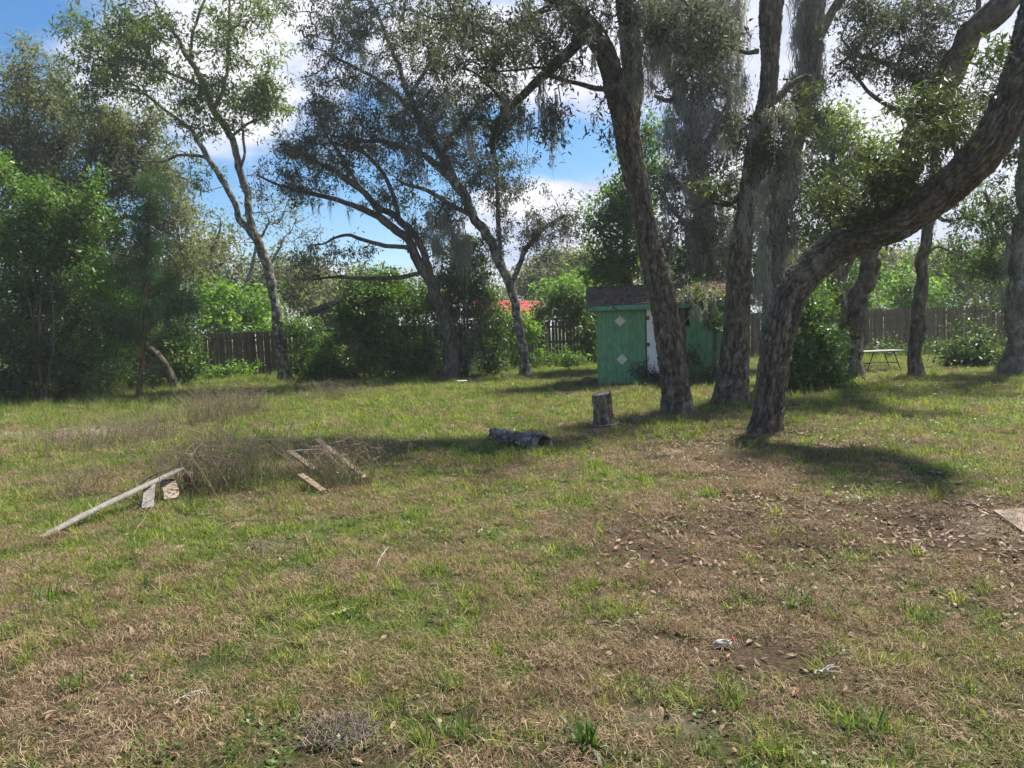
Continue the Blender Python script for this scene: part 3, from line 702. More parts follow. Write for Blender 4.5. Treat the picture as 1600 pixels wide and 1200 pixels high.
for x in np.arange(fx0+0.4, fx1, 2.44):
    mb = MB(); box(mb, x-0.05, x+0.05, 0.045, 0.145, -0.1, 1.9, 0.006); link('post', mb.mesh('post'), MAT['fence_wood'], fence)

# ------------------------------------------------------------------ shed
MAT['shed_green'] = plain_mat('shed_green', (0.095, 0.26, 0.135), (0.155, 0.36, 0.195), 5, (6, 6, 0.7), 0.75, 0.3, spots=(0.06, 0.13, 0.08), spot_rng=(0.53, 0.70), spot_scale=6, spot_stretch=(3, 3, 0.6), per_obj=0.06)
MAT['shed_trim'] = plain_mat('shed_trim', (0.09, 0.25, 0.18), (0.15, 0.34, 0.26), 6, None, 0.7, 0.2, spots=(0.07, 0.08, 0.06), spot_rng=(0.52, 0.66), spot_scale=9)
MAT['shed_door'] = plain_mat('shed_door', (0.62, 0.64, 0.66), (0.76, 0.77, 0.78), 3, None, 0.6, 0.1)
MAT['white_paint'] = plain_mat('white_paint', (0.5, 0.51, 0.47), (0.7, 0.7, 0.66), 12, None, 0.7, 0.2, spots=(0.33, 0.34, 0.29), spot_rng=(0.56, 0.68), spot_scale=14)
MAT['shingle'] = plain_mat('shingle', (0.06, 0.047, 0.042), (0.15, 0.115, 0.1), 30, None, 0.95, 0.6, per_obj=0.2, spots=(0.2, 0.16, 0.12), spot_rng=(0.5, 0.62), spot_scale=9)
MAT['old_wood'] = plain_mat('old_wood', (0.08, 0.06, 0.045), (0.17, 0.13, 0.1), 6, (8, 8, 1), 0.9, 0.4)
MAT['rust'] = plain_mat('rust', (0.09, 0.05, 0.03), (0.2, 0.11, 0.06), 30, None, 0.9, 0.3)
MAT['inside_shade'] = plain_mat('inside_shade', (0.02, 0.018, 0.016), (0.035, 0.03, 0.028), 4, None, 1, 0)
# door paint: peeled grey streaks that reach up from the foot of the door
m, t, out = newmat('peeling_door'); co = N(t, 'ShaderNodeTexCoord').outputs['Object']; sp = N(t, 'ShaderNodeSeparateXYZ'); L(t, co, sp.inputs[0])
nz = noise(t, 5, 7, stretch=(4, 4, 0.8), rough=0.65); low = mth(t, 'MULTIPLY', mth(t, 'SUBTRACT', 1.0, sp.outputs[2]), 0.22)
mr = N(t, 'ShaderNodeMapRange'); mr.inputs['From Min'].default_value = 0.66; mr.inputs['From Max'].default_value = 0.70; L(t, mth(t, 'ADD', nz, low), mr.inputs['Value'])
c = mixc(t, mr.outputs[0], ramp(t, noise(t, 3, 4), [(0.3, (0.66, 0.69, 0.72)), (0.7, (0.8, 0.81, 0.82))]), (0.16, 0.16, 0.15))
p = N(t, 'ShaderNodeBsdfPrincipled'); p.inputs['Roughness'].default_value = 0.6; L(t, c, p.inputs['Base Color']); L(t, p.outputs[0], out.inputs[0]); MAT['peeling_door'] = m

P0 = gnd(936, 603)
shed = thing('garden_shed', 'small green wooden shed with white door, white diamonds and leaf-strewn shingle roof', 'shed', (P0[0], P0[1], P0[2]), math.radians(-6.5))
SL, SD, SH, SR = 3.75, 2.5, 2.16, 2.62
rs = np.random.default_rng(9)
def part(name, mb, mat, parent=shed, smooth=False): return link(name, mb.mesh(name, smooth), MAT[mat] if isinstance(mat, str) else mat, parent)
def planks(x0, x1, z0, z1, w=0.2):
    n = max(1, round((x1-x0)/w)); w = (x1-x0)/n
    for i in range(n):
        mb = MB(); y = -0.004*rs.random(); box(mb, x0+i*w+0.003, x0+(i+1)*w-0.003, y, 0.02, z0-0.02*rs.random(), z1, 0.003); part('plank', mb, 'shed_green')
DX0, DX1 = 1.28, 2.12
planks(0.0, DX0-0.03, 0.05, SH); planks(2.42, SL, 0.05, SH); planks(DX1+0.19, 2.41, 0.05, 1.5)
mb = MB(); box(mb, 0.01, DX0-0.02, 0.024, 0.06, 0, SH); box(mb, DX1+0.19, SL-0.01, 0.024, 0.06, 0, 1.45); box(mb, 2.43, SL-0.01, 0.024, 0.06, 1.453, SH)
box(mb, 0, 0.05, 0.063, SD-0.003, 0, SH); box(mb, SL-0.05, SL, 0.063, SD-0.003, 0, SH); box(mb, 0, SL, SD, SD+0.05, 0, SH); part('wall', mb, 'shed_green')
mb = MB(); box(mb, 0.06, SL-0.06, 0.5, 0.52, 0.02, SH-0.02); part('interior_shade_sheet', mb, 'inside_shade')  # near-black sheet, its colour stands in for the shade inside
for xg in (0.0, SL-0.05):
    mb = MB(); mb.add([(xg, 0.0, SH), (xg+0.05, 0.0, SH), (xg+0.05, SD+.05, SH), (xg, SD+.05, SH), (xg, SD/2, SR-0.06), (xg+0.05, SD/2, SR-0.06)], [(0, 3, 2, 1), (0, 1, 5, 4), (3, 4, 5, 2)], [(0, 4, 3), (1, 2, 5)]); part('gable', mb, 'shed_green')
# corner board, door casing
mb = MB(); box(mb, -0.03, -0.002, -0.012, 0.10, -0.02, SH, 0.004); part('corner_board', mb, 'shed_green')
mb = MB(); box(mb, DX0-0.028, DX0-0.002, -0.006, 0.06, 0.05, SH, 0.003); part('door_jamb', mb, 'old_wood')
mb = MB(); box(mb, DX1+0.03, DX1+0.18, -0.006, 0.06, 0.05, SH, 0.003); part('door_jamb', mb, 'old_wood')
for zc in (1.70, 0.68):
    mb = MB(); s = 0.145; cx = 0.60 if zc > 1 else 0.63; mb.add([(cx-s, -0.012, zc), (cx, -0.012, zc-s), (cx+s, -0.012, zc), (cx, -0.012, zc+s), (cx-s, -0.0045, zc), (cx, -0.0045, zc-s), (cx+s, -0.0045, zc), (cx, -0.0045, zc+s)], [(0, 1, 2, 3), (4, 7, 6, 5), (0, 4, 5, 1), (1, 5, 6, 2), (2, 6, 7, 3), (3, 7, 4, 0)])
    part('diamond', mb, 'white_paint')
mb = MB(); box(mb, DX0+0.012, DX1, -0.018, 0.02, 0.27, SH-0.12, 0.004); door = part('door', mb, 'peeling_door'); door["label"] = 'white shed door with peeling paint at its foot'
for zc in (1.05, 1.75):
    mb = MB(); box(mb, DX0-0.02, DX0+0.085, -0.034, -0.0185, zc-0.05, zc+0.05, 0.003); box(mb, DX0-0.012, DX0+0.01, -0.042, -0.0345, zc-0.08, zc+0.04, 0.003); part('hinge', mb, 'rust', door)
mb = MB(); box(mb, DX0-0.02, DX1+0.1, -0.03, 0.06, -0.02, 0.1, 0.006); part('door_sill', mb, 'old_wood')
# roof
OV = 0.26; OE = 0.24
sl = (SR-SH)/(SD/2); roof = None
for side in (0, 1):
    y0, y1 = (-OE, SD/2) if side == 0 else (SD/2, SD+0.05+OE)
    zf = (lambda y: SH+(y)*sl) if side == 0 else (lambda y: SR-(y-SD/2)*sl)
    mb = MB(); V = []
    for (x, y) in ((-OV, y0), (SL+OV, y0), (SL+OV, y1), (-OV, y1)): V += [(x, y, zf(y)+0.02), (x, y, zf(y)+0.045)]
    mb.add(V, [(0, 6, 4, 2), (1, 3, 5, 7), (0, 2, 3, 1), (2, 4, 5, 3), (4, 6, 7, 5), (6, 0, 1, 7)]); deck = part('roof', mb, 'old_wood')
    if side == 0:
        roof = deck; rows = 8; dy = (y1-y0)/rows
        smesh = {}
        for r in range(rows):
            ya = y0-0.015+r*dy; yb = ya+dy*1.25; x = -OV-0.02-(r % 2)*0.15
            while x < SL+OV-0.02:
                w = 0.30+rs.random()*0.02; xa = max(x, -OV-0.02); xb = min(x+w-0.006, SL+OV+0.02)
                if xb-xa > 0.05:
                    za, zb = zf(ya)+0.062+rs.random()*0.006, zf(min(yb, y1))+0.052
                    yb2 = min(yb, y1); mb = MB()
                    mb.add([(xa, ya, za-0.012), (xb, ya, za-0.012), (xb, yb2, zb-0.006), (xa, yb2, zb-0.006), (xa, ya, za), (xb, ya, za), (xb, yb2, zb), (xa, yb2, zb)], BOXF)
                    part('shingle', mb, 'shingle', roof)
                x += w
    else:
        mb = MB(); mb.add([(-OV, y0, zf(y0)+0.05), (SL+OV, y0, zf(y0)+0.05), (SL+OV, y1, zf(y1)+0.05), (-OV, y1, zf(y1)+0.05)], [(0, 1, 2, 3)]); part('shingle_sheet', mb, 'shingle', deck)
mb = MB(); box(mb, -OV, SL+OV, SD/2-0.07, SD/2+0.07, SR+0.055, SR+0.078, 0.01); part('ridge_cap', mb, 'shingle', roof)
ze = SH-OE*sl
mb = MB(); box(mb, -OV+0.01, SL+OV-0.01, -OE-0.022, -OE-0.002, ze-0.09, ze+0.03, 0.003); part('fascia', mb, 'shed_trim')
mb = MB(); box(mb, -OV+0.02, SL+OV-0.02, -OE, -0.001, ze-0.086, ze-0.07); part('soffit', mb, 'shed_trim')
for xg in (-OV-0.022, SL+OV+0.002):
    mb = MB(); y0 = -OE-0.02; V = []
    for y, z in ((y0, ze-0.10), (y0, ze+0.04), (SD/2, SR+0.045), (SD/2, SR-0.10), (SD+.05+OE, ze+0.04), (SD+.05+OE, ze-0.10)): V += [(xg, y, z), (xg+0.02, y, z)]
    mb.add(V, [(0, 2, 4, 6), (1, 7, 5, 3), (6, 4, 8, 10), (7, 11, 9, 5), (0, 1, 3, 2), (2, 3, 5, 4), (0, 6, 7, 1), (6, 10, 11, 7), (4, 5, 9, 8), (8, 9, 11, 10)]); part('bargeboard', mb, 'old_wood')
# leaf litter on the roof
nl = 3200; lx = rs.uniform(-OV, SL+OV, nl); ly = rs.uniform(-OE, SD/2, nl); 
keep = fb2(lx+40, ly, 2.2, 3, 3) > 0.30; lx, ly = lx[keep], ly[keep]
rot = np.stack([rs.normal(size=len(lx))*0.4+math.atan(sl), rs.normal(size=len(lx))*0.4, rs.random(len(lx))*6.28], 1)
ol = scatter('roof_leaves', np.stack([lx, ly, SH+ly*sl+0.075], 1), rot, rs.uniform(0.8, 1.6, len(lx)), rs.integers(0, 7, len(lx)), dl[:7]); ol.parent = shed; ol['kind'] = 'stuff'

# ------------------------------------------------------------------ houses beyond the fence
MAT['dark_roof'] = plain_mat('dark_roof', (0.05, 0.045, 0.045), (0.09, 0.08, 0.08), 10, None, 0.9, 0.3)
MAT['dark_wall'] = plain_mat('dark_wall', (0.06, 0.055, 0.055), (0.1, 0.09, 0.09), 3, (1, 1, 8), 0.9, 0.3)
MAT['red_metal'] = plain_mat('red_metal', (0.5, 0.05, 0.055), (0.62, 0.085, 0.09), 2, None, 0.35, 0.05, spec=0.6)
MAT['pale_wall'] = plain_mat('pale_wall', (0.42, 0.4, 0.36), (0.55, 0.52, 0.47), 3, None, 0.8, 0.1)
MAT['window_glass'] = plain_mat('window_glass', (0.03, 0.035, 0.04), (0.05, 0.055, 0.06), 2, None, 0.1, 0, spec=0.8)
h1 = at(520, 560, 36); h1[2] = 0
house = thing('dark_house', 'low dark house behind the hedge with a shallow gabled roof edge showing', 'house', tuple(h1), 0)
a = at(468, 490, 36)-h1; b = at(535, 466, 36)-h1; wl, wr = a[0], a[0]+2*(b[0]-a[0])
mb = MB(); box(mb, wl+0.5, wr-0.5, 0.3, 7, 0, a[2]-0.1); link('wall', mb.mesh('wall'), MAT['dark_wall'], house)
mb = MB(); V = []
for yy in (0.0, 7.4):
    for q in ((wl, a[2]-0.12), (wl, a[2]+0.06), (b[0], b[2]+0.06), (wr, a[2]+0.06), (wr, a[2]-0.12), (b[0], b[2]-0.12)): V.append((q[0], yy, q[1]))
mb.add(V, [(0, 1, 2, 5), (5, 2, 3, 4), (6, 11, 8, 7), (11, 10, 9, 8), (0, 6, 7, 1), (1, 7, 8, 2), (2, 8, 9, 3), (3, 9, 10, 4), (4, 10, 11, 5), (5, 11, 6, 0)]); link('roof', mb.mesh('roof'), MAT['dark_roof'], house)
mb = MB(); mb.add([(wl+0.5, 0.31, a[2]-0.12), (wr-0.5, 0.31, a[2]-0.12), (b[0], 0.31, b[2]-0.2)], [(0, 1, 2)]); link('gable', mb.mesh('gable'), MAT['dark_wall'], house)
mb = MB(); box(mb, b[0]-1.6, b[0]-0.5, 0.25, 0.29, 1.0, 2.0, 0.01); wf = link('window', mb.mesh('window'), MAT['pale_wall'], house)
mb = MB(); box(mb, b[0]-1.53, b[0]-0.57, 0.235, 0.247, 1.07, 1.93); link('pane', mb.mesh('pane'), MAT['window_glass'], wf)
h2 = at(790, 560, 37); h2[2] = 0
rh = thing('red_roofed_house', 'house beyond the fence with a ribbed red metal roof showing past the tree', 'house', tuple(h2), math.radians(0))
e0 = at(742, 478, 37)-h2; e1 = at(852, 493, 37)-h2; r0 = at(738, 450, 40.0)-h2; r1 = at(853, 472, 39.6)-h2
e1 = np.array([e1[0], 0.0, e1[2]]); e0[2] = max(e0[2], e1[2]); e0[2] = e1[2]+0.15; r0[2] = r1[2]+0.2
mb = MB(); box(mb, e0[0]+0.3, e1[0]-0.3, 0.5, 6, 0, e1[2]-0.06); link('wall', mb.mesh('wall'), MAT['pale_wall'], rh)
mb = MB(); mb.add([e0, e1, r1, r0, e0-[0, 0, .05], e1-[0, 0, .05], r1-[0, 0, .05], r0-[0, 0, .05]], [(0, 1, 2, 3), (7, 6, 5, 4), (0, 4, 5, 1), (1, 5, 6, 2), (2, 6, 7, 3), (3, 7, 4, 0)]); rfo = link('roof', mb.mesh('roof'), MAT['red_metal'], rh)
n = 8
for i in range(n+1):
    t_ = i/n; pa = e0*(1-t_)+r0*t_ + np.array([0, 0, 0.02]); pb = e1*(1-t_)+r1*t_+np.array([0, 0, 0.02])
    mb = MB(); mb.add([pa+[0, -0.05, -0.01], pb+[0, -0.05, -0.01], pb+[0, 0.05, 0.05], pa+[0, 0.05, 0.05], pa+[0, 0.09, 0.0], pb+[0, 0.09, 0.0]], [(0, 1, 2, 3), (3, 2, 5, 4)]); link('roof_rib', mb.mesh('roof_rib'), MAT['red_metal'], rfo)
mb = MB(); box(mb, e0[0], e1[0], -0.06, -0.01, e1[2]-0.16, e1[2]-0.02, 0.01); link('gutter', mb.mesh('gutter'), MAT['red_metal'], rh)
for xx in np.linspace(e0[0]+1, e1[0]-0.4, 4):
    mb = MB(); box(mb, xx-0.06, xx+0.06, 0.0, 0.12, 0, e1[2]-0.17, 0.01); link('porch_post', mb.mesh('porch_post'), MAT['pale_wall'], rh)
# pale awning end behind the vines
h3 = at(868, 560, 34); h3[2] = 0; q = at(868, 500, 34)-h3
aw = thing('small_lean_to', 'pale flat lean-to roof poking up above the fence beside the vines', 'shelter', tuple(h3))
mb = MB(); box(mb, -0.9, 0.8, 0, 1.6, q[2], q[2]+0.12, 0.01); link('roof', mb.mesh('roof'), MAT['pale_wall'], aw)
for xx in (-0.8, 0.7):
    mb = MB(); box(mb, xx-0.04, xx+0.04, 0.05, 0.13, 0, q[2]-0.003, 0.005); link('post', mb.mesh('post'), MAT['fence_wood'], aw)
# utility pole far behind
u = at(565, 424, 75); up = thing('utility_pole', 'distant utility pole top with a short crossarm above the hedge', 'utility pole', (u[0], u[1], 0))
mb = MB(); tube(mb, [(0, 0, -0.2), (0, 0, u[2]*0.5), (0, 0, u[2])], [0.16, 0.14, 0.11], 10); link('pole', mb.mesh('pole', True), MAT['pale_bark'], up)
mb = MB(); box(mb, -1.0, 0.3, -0.17, -0.11, u[2]-0.62, u[2]-0.48, 0.01); link('crossarm', mb.mesh('crossarm'), MAT['pale_bark'], up)
for xx in (-0.85, -0.4):
    mb = MB(); tube(mb, [(xx, -0.14, u[2]-0.478), (xx, -0.14, u[2]-0.40), (xx, -0.14, u[2]-0.3)], [0.04, 0.07, 0.04], 8); link('insulator', mb.mesh('insulator', True), MAT['white_paint'], up)
# bird house on a pole behind the right fence
u = at(1408, 435, 35); bh = thing('bird_house', 'thin pole with a dark bird house on top, behind the right part of the fence', 'bird house', (u[0], u[1], 0))
mb = MB(); tube(mb, [(0, 0, -0.1), (0, 0, 1.5), (0, 0, u[2]-0.15)], [0.045, 0.04, 0.04], 8); link('pole', mb.mesh('pole', True), MAT['pale_bark'], bh)
mb = MB(); box(mb, -0.14, 0.14, -0.14, 0.14, u[2]-0.148, u[2]+0.12, 0.01); link('box', mb.mesh('box'), MAT['wood_grey'], bh)
mb = MB(); V = [(-0.24, -0.22, u[2]+0.123), (0.24, -0.22, u[2]+0.123), (0.24, 0.22, u[2]+0.123), (-0.24, 0.22, u[2]+0.123), (0, -0.22, u[2]+0.3), (0, 0.22, u[2]+0.3)]
mb.add(V, [(0, 3, 2, 1), (0, 4, 5, 3), (1, 2, 5, 4)], [(0, 1, 4), (2, 3, 5)]); link('roof', mb.mesh('roof'), MAT['dark_roof'], bh)
# ------------------------------------------------------------------ big oaks on the right
# tree A: two stems that part at head height of the picture's top
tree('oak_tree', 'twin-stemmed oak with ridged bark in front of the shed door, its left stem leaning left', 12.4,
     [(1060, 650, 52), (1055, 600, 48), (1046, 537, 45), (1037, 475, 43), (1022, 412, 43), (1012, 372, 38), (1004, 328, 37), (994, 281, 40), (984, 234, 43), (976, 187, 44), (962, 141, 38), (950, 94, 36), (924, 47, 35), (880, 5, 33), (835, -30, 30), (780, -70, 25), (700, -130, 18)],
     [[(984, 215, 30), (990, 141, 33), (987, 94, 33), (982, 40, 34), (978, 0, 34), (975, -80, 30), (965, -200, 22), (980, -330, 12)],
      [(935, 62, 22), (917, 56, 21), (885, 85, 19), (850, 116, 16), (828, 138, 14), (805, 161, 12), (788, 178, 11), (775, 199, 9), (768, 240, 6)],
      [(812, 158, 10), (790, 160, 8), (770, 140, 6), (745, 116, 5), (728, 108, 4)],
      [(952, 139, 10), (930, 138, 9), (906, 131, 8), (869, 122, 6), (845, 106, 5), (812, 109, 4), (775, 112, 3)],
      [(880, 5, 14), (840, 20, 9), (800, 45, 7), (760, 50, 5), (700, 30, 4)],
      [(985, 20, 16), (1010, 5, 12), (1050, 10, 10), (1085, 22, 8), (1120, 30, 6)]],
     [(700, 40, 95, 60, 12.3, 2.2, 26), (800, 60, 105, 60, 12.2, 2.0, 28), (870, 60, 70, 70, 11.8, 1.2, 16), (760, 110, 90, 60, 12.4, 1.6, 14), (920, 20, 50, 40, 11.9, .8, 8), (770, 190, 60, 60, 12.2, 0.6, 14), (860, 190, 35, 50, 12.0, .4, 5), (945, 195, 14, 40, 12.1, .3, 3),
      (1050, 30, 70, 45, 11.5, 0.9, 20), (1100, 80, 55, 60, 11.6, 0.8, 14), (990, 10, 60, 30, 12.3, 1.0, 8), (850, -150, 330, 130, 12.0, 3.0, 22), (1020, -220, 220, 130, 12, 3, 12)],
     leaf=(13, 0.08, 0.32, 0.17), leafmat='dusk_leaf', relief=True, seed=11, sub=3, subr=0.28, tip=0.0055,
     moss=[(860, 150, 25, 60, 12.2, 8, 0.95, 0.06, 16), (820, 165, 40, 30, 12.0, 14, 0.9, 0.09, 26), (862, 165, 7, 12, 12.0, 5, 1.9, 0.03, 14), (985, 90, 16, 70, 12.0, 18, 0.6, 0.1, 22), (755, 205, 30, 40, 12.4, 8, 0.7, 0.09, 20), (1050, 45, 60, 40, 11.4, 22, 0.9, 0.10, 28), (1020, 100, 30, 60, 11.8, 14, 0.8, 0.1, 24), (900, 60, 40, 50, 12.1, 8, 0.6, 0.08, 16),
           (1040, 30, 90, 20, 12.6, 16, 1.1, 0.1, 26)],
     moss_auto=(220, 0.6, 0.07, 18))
# tree B
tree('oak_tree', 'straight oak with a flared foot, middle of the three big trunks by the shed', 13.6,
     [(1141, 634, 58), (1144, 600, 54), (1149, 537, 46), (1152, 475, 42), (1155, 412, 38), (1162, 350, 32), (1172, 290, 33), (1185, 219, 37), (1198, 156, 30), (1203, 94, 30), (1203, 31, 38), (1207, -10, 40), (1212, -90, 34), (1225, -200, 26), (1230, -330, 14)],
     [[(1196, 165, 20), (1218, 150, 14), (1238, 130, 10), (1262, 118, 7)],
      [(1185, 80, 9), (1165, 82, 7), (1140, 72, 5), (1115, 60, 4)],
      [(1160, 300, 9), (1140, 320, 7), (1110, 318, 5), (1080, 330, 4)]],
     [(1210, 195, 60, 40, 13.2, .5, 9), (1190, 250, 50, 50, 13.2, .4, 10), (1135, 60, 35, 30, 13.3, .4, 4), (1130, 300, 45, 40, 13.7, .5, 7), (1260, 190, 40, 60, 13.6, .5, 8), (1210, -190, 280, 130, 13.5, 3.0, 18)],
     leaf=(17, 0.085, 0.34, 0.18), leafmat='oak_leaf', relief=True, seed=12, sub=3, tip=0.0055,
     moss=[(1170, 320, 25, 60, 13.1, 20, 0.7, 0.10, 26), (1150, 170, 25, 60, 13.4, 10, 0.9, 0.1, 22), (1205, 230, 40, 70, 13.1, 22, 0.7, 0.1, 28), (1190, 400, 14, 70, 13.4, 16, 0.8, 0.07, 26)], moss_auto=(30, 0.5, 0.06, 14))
# tree B2: moss-cloaked trunk just behind
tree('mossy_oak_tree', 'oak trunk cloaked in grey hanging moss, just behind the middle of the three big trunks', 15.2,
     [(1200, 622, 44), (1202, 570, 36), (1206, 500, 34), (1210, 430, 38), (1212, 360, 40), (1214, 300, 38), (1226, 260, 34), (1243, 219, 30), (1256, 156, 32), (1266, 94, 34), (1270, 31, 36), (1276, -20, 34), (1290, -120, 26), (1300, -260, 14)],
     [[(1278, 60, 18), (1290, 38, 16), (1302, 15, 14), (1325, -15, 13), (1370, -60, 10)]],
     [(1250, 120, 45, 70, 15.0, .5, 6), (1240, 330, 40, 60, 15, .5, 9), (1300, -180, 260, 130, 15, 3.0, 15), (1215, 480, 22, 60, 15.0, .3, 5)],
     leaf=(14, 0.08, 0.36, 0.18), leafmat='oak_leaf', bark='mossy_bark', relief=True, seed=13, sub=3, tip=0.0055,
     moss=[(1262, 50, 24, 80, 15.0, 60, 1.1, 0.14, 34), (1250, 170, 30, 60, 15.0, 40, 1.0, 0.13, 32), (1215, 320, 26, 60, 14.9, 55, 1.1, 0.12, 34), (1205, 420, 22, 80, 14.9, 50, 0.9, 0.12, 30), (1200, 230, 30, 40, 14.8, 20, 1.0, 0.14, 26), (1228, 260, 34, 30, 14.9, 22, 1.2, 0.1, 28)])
# tree C: the curved, leaning one
tree('leaning_oak_tree', 'big oak bending sharply to the right, nearest of the large trunks', 9.9,
     [(1195, 682, 50), (1200, 650, 50), (1206, 610, 48), (1213, 560, 48), (1224, 500, 52), (1240, 455, 56), (1268, 420, 58), (1304, 390, 60, 9.8), (1350, 366, 60, 9.6), (1395, 352, 60, 9.4), (1444, 322, 60, 9.2), (1482, 292, 60, 9.0), (1519, 257, 62, 8.8), (1552, 215, 64, 8.6), (1580, 165, 66, 8.5), (1602, 110, 66, 8.4), (1618, 40, 60, 8.4), (1640, -60, 50, 8.4), (1680, -180, 36, 8.2)],
     [[(1440, 310, 12, 9.2), (1425, 285, 9), (1400, 265, 7), (1370, 250, 5), (1330, 240, 3)],
      [(1500, 255, 12, 8.9), (1490, 225, 9), (1470, 200, 7), (1445, 185, 5), (1420, 170, 4)],
      [(1340, 362, 10, 9.6), (1322, 340, 8), (1300, 320, 6), (1270, 305, 4)]],
     [(1365, 345, 55, 26, 9.5, .3, 14), (1310, 310, 60, 45, 9.6, .5, 16), (1400, 265, 65, 50, 9.3, .5, 20), (1470, 190, 75, 55, 8.9, .9, 20), (1540, 110, 50, 50, 8.6, .7, 7), (1400, 300, 50, 40, 9.3, .4, 10), (1600, -160, 260, 130, 9.3, 2.6, 11)],
     leaf=(15, 0.072, 0.30, 0.13), leafmat='oak_leaf', relief=True, seed=14, sub=3, subr=0.17, tip=0.0045, moss_auto=(26, 0.3, 0.04, 12))
# tree D: behind, leaning right
tree('oak_tree', 'oak leaning right behind the bent trunk, crossing the sky at the top right', 18.3,
     [(1330, 594, 34), (1333, 560, 28), (1338, 510, 26), (1347, 450, 28), (1366, 390, 27, 18.0), (1385, 340, 28, 17.6), (1405, 285, 30, 17.0), (1430, 225, 34, 16.4), (1455, 170, 36, 15.8), (1481, 110, 36, 15.2), (1516, 66, 36, 14.8), (1556, 18, 38, 14.4), (1600, -30, 34, 14.2), (1680, -120, 22, 14)],
     [[(1332, 575, 18, 18.3), (1322, 520, 15), (1312, 460, 14), (1302, 410, 12), (1296, 360, 8)],
      [(1456, 168, 14, 15.8), (1430, 125, 11), (1400, 105, 9), (1365, 92, 7), (1330, 88, 5), (1305, 105, 4)],
      [(1440, 200, 10, 16.2), (1405, 175, 8), (1365, 150, 6), (1330, 110, 4)],
      [(1412, 262, 12, 17.0), (1450, 230, 12, 17), (1490, 195, 9, 17), (1510, 160, 6, 17)],
      [(1520, 60, 10, 14.8), (1528, 30, 8), (1530, -10, 6)]],
     [(1380, 65, 90, 60, 15.8, 1.4, 28), (1335, 95, 45, 30, 16.0, .6, 11), (1350, 15, 60, 30, 15.6, 1, 10), (1480, 20, 70, 40, 15, 1, 10), (1420, 120, 60, 30, 15.8, .7, 14), (1460, 80, 40, 30, 15.5, .5, 7), (1395, 20, 60, 30, 15.5, .8, 9), (1500, 170, 60, 50, 16.5, .8, 12), (1440, 240, 60, 50, 16.8, .8, 10), (1480, -150, 250, 120, 15, 3.0, 14)],
     leaf=(17, 0.085, 0.32, 0.2), leafmat='dusk_leaf', relief=False, seed=15, sub=3, subr=0.3, tip=0.006, moss_auto=(70, 0.5, 0.06, 12))
# tree E: straight slim trunk by the table
tree('slim_oak_tree', 'slim straight oak trunk standing to the right of the small table', 18.0,
     [(1433, 590, 25), (1432, 560, 21), (1434, 510, 21), (1438, 460, 19), (1442, 420, 17), (1450, 354, 15), (1455, 300, 14), (1458, 240, 12), (1466, 180, 10), (1470, 100, 8)],
     [[(1452, 330, 7), (1480, 345, 6), (1510, 340, 4), (1535, 350, 3)], [(1445, 400, 5), (1465, 385, 4), (1490, 395, 3)]],
     [(1510, 330, 60, 50, 18.5, .8, 14), (1500, 400, 40, 30, 18.6, .5, 6), (1440, 150, 60, 60, 18, 1, 12)],
     leaf=(15, 0.09, 0.38, 0.22), leafmat='dark_vine_leaf', bark='oak_bark', seed=16, sub=3, moss_auto=(30, 0.45, 0.06, 12), moss=[(1455, 330, 8, 30, 17.8, 8, 0.6, 0.06, 16)])
# tree F: right edge trunk
tree('oak_tree', 'thick oak trunk at the right edge of the picture beyond the weedy bush', 17.4,
     [(1586, 592, 44), (1588, 540, 38), (1592, 480, 36), (1597, 400, 34), (1600, 330, 32), (1606, 260, 28), (1612, 150, 24), (1620, 0, 18)],
     [[(1596, 420, 9), (1575, 380, 8), (1555, 340, 6), (1540, 300, 4)]],
     [(1560, 330, 50, 60, 17.6, .8, 16), (1555, 420, 38, 45, 18, .6, 11), (1565, 490, 22, 30, 18.2, .4, 4), (1580, 230, 40, 50, 17, .8, 10), (1640, 60, 80, 130, 17, 2, 16)],
     leaf=(16, 0.09, 0.40, 0.22), leafmat='dark_vine_leaf', bark='mossy_bark', seed=17, sub=3, moss_auto=(50, 0.6, 0.07, 14), moss=[(1580, 420, 18, 70, 17.2, 26, 0.8, 0.1, 20)])
# tree G: mossy tree behind the shed
tree('mossy_oak_tree', 'oak behind the shed roof draped in long curtains of grey moss', 22.5,
     [(1105, 575, 34), (1103, 500, 32), (1100, 400, 32), (1096, 300, 30), (1088, 231, 26), (1070, 165, 24), (1050, 120, 22), (1038, 62, 20), (1032, 0, 18), (1030, -90, 14)],
     [[(1092, 260, 14), (1110, 215, 12), (1135, 170, 10), (1150, 120, 8), (1155, 60, 6)], [(1062, 150, 9), (1040, 158, 7), (1020, 150, 5)], [(1098, 380, 9), (1060, 340, 7), (1030, 300, 5)], [(1035, 30, 10), (1070, 22, 10), (1110, 20, 8), (1140, 30, 6)]],
     [(1090, 100, 70, 80, 22, 1.2, 32), (1070, 270, 60, 70, 22, 1.0, 26), (1110, 370, 60, 60, 22, 1.0, 26), (1060, 400, 50, 50, 22.5, 1, 18), (1140, 180, 30, 80, 22, .8, 10), (1080, 20, 80, 40, 22, 1.5, 16)],
     leaf=(16, 0.12, 0.40, 0.30), leafmat='dusk_leaf', bark='mossy_bark', seed=18, sub=3, subr=0.4, tip=0.008,
     moss=[(1090, 40, 80, 50, 21.6, 110, 2.3, 0.24, 32), (1100, 170, 55, 60, 21.6, 70, 2.3, 0.24, 32), (1065, 250, 35, 60, 21.6, 34, 1.9, 0.2, 28), (1110, 330, 50, 60, 21.5, 44, 1.8, 0.2, 28), (1060, 360, 40, 40, 21.6, 26, 1.4, 0.16, 26)])
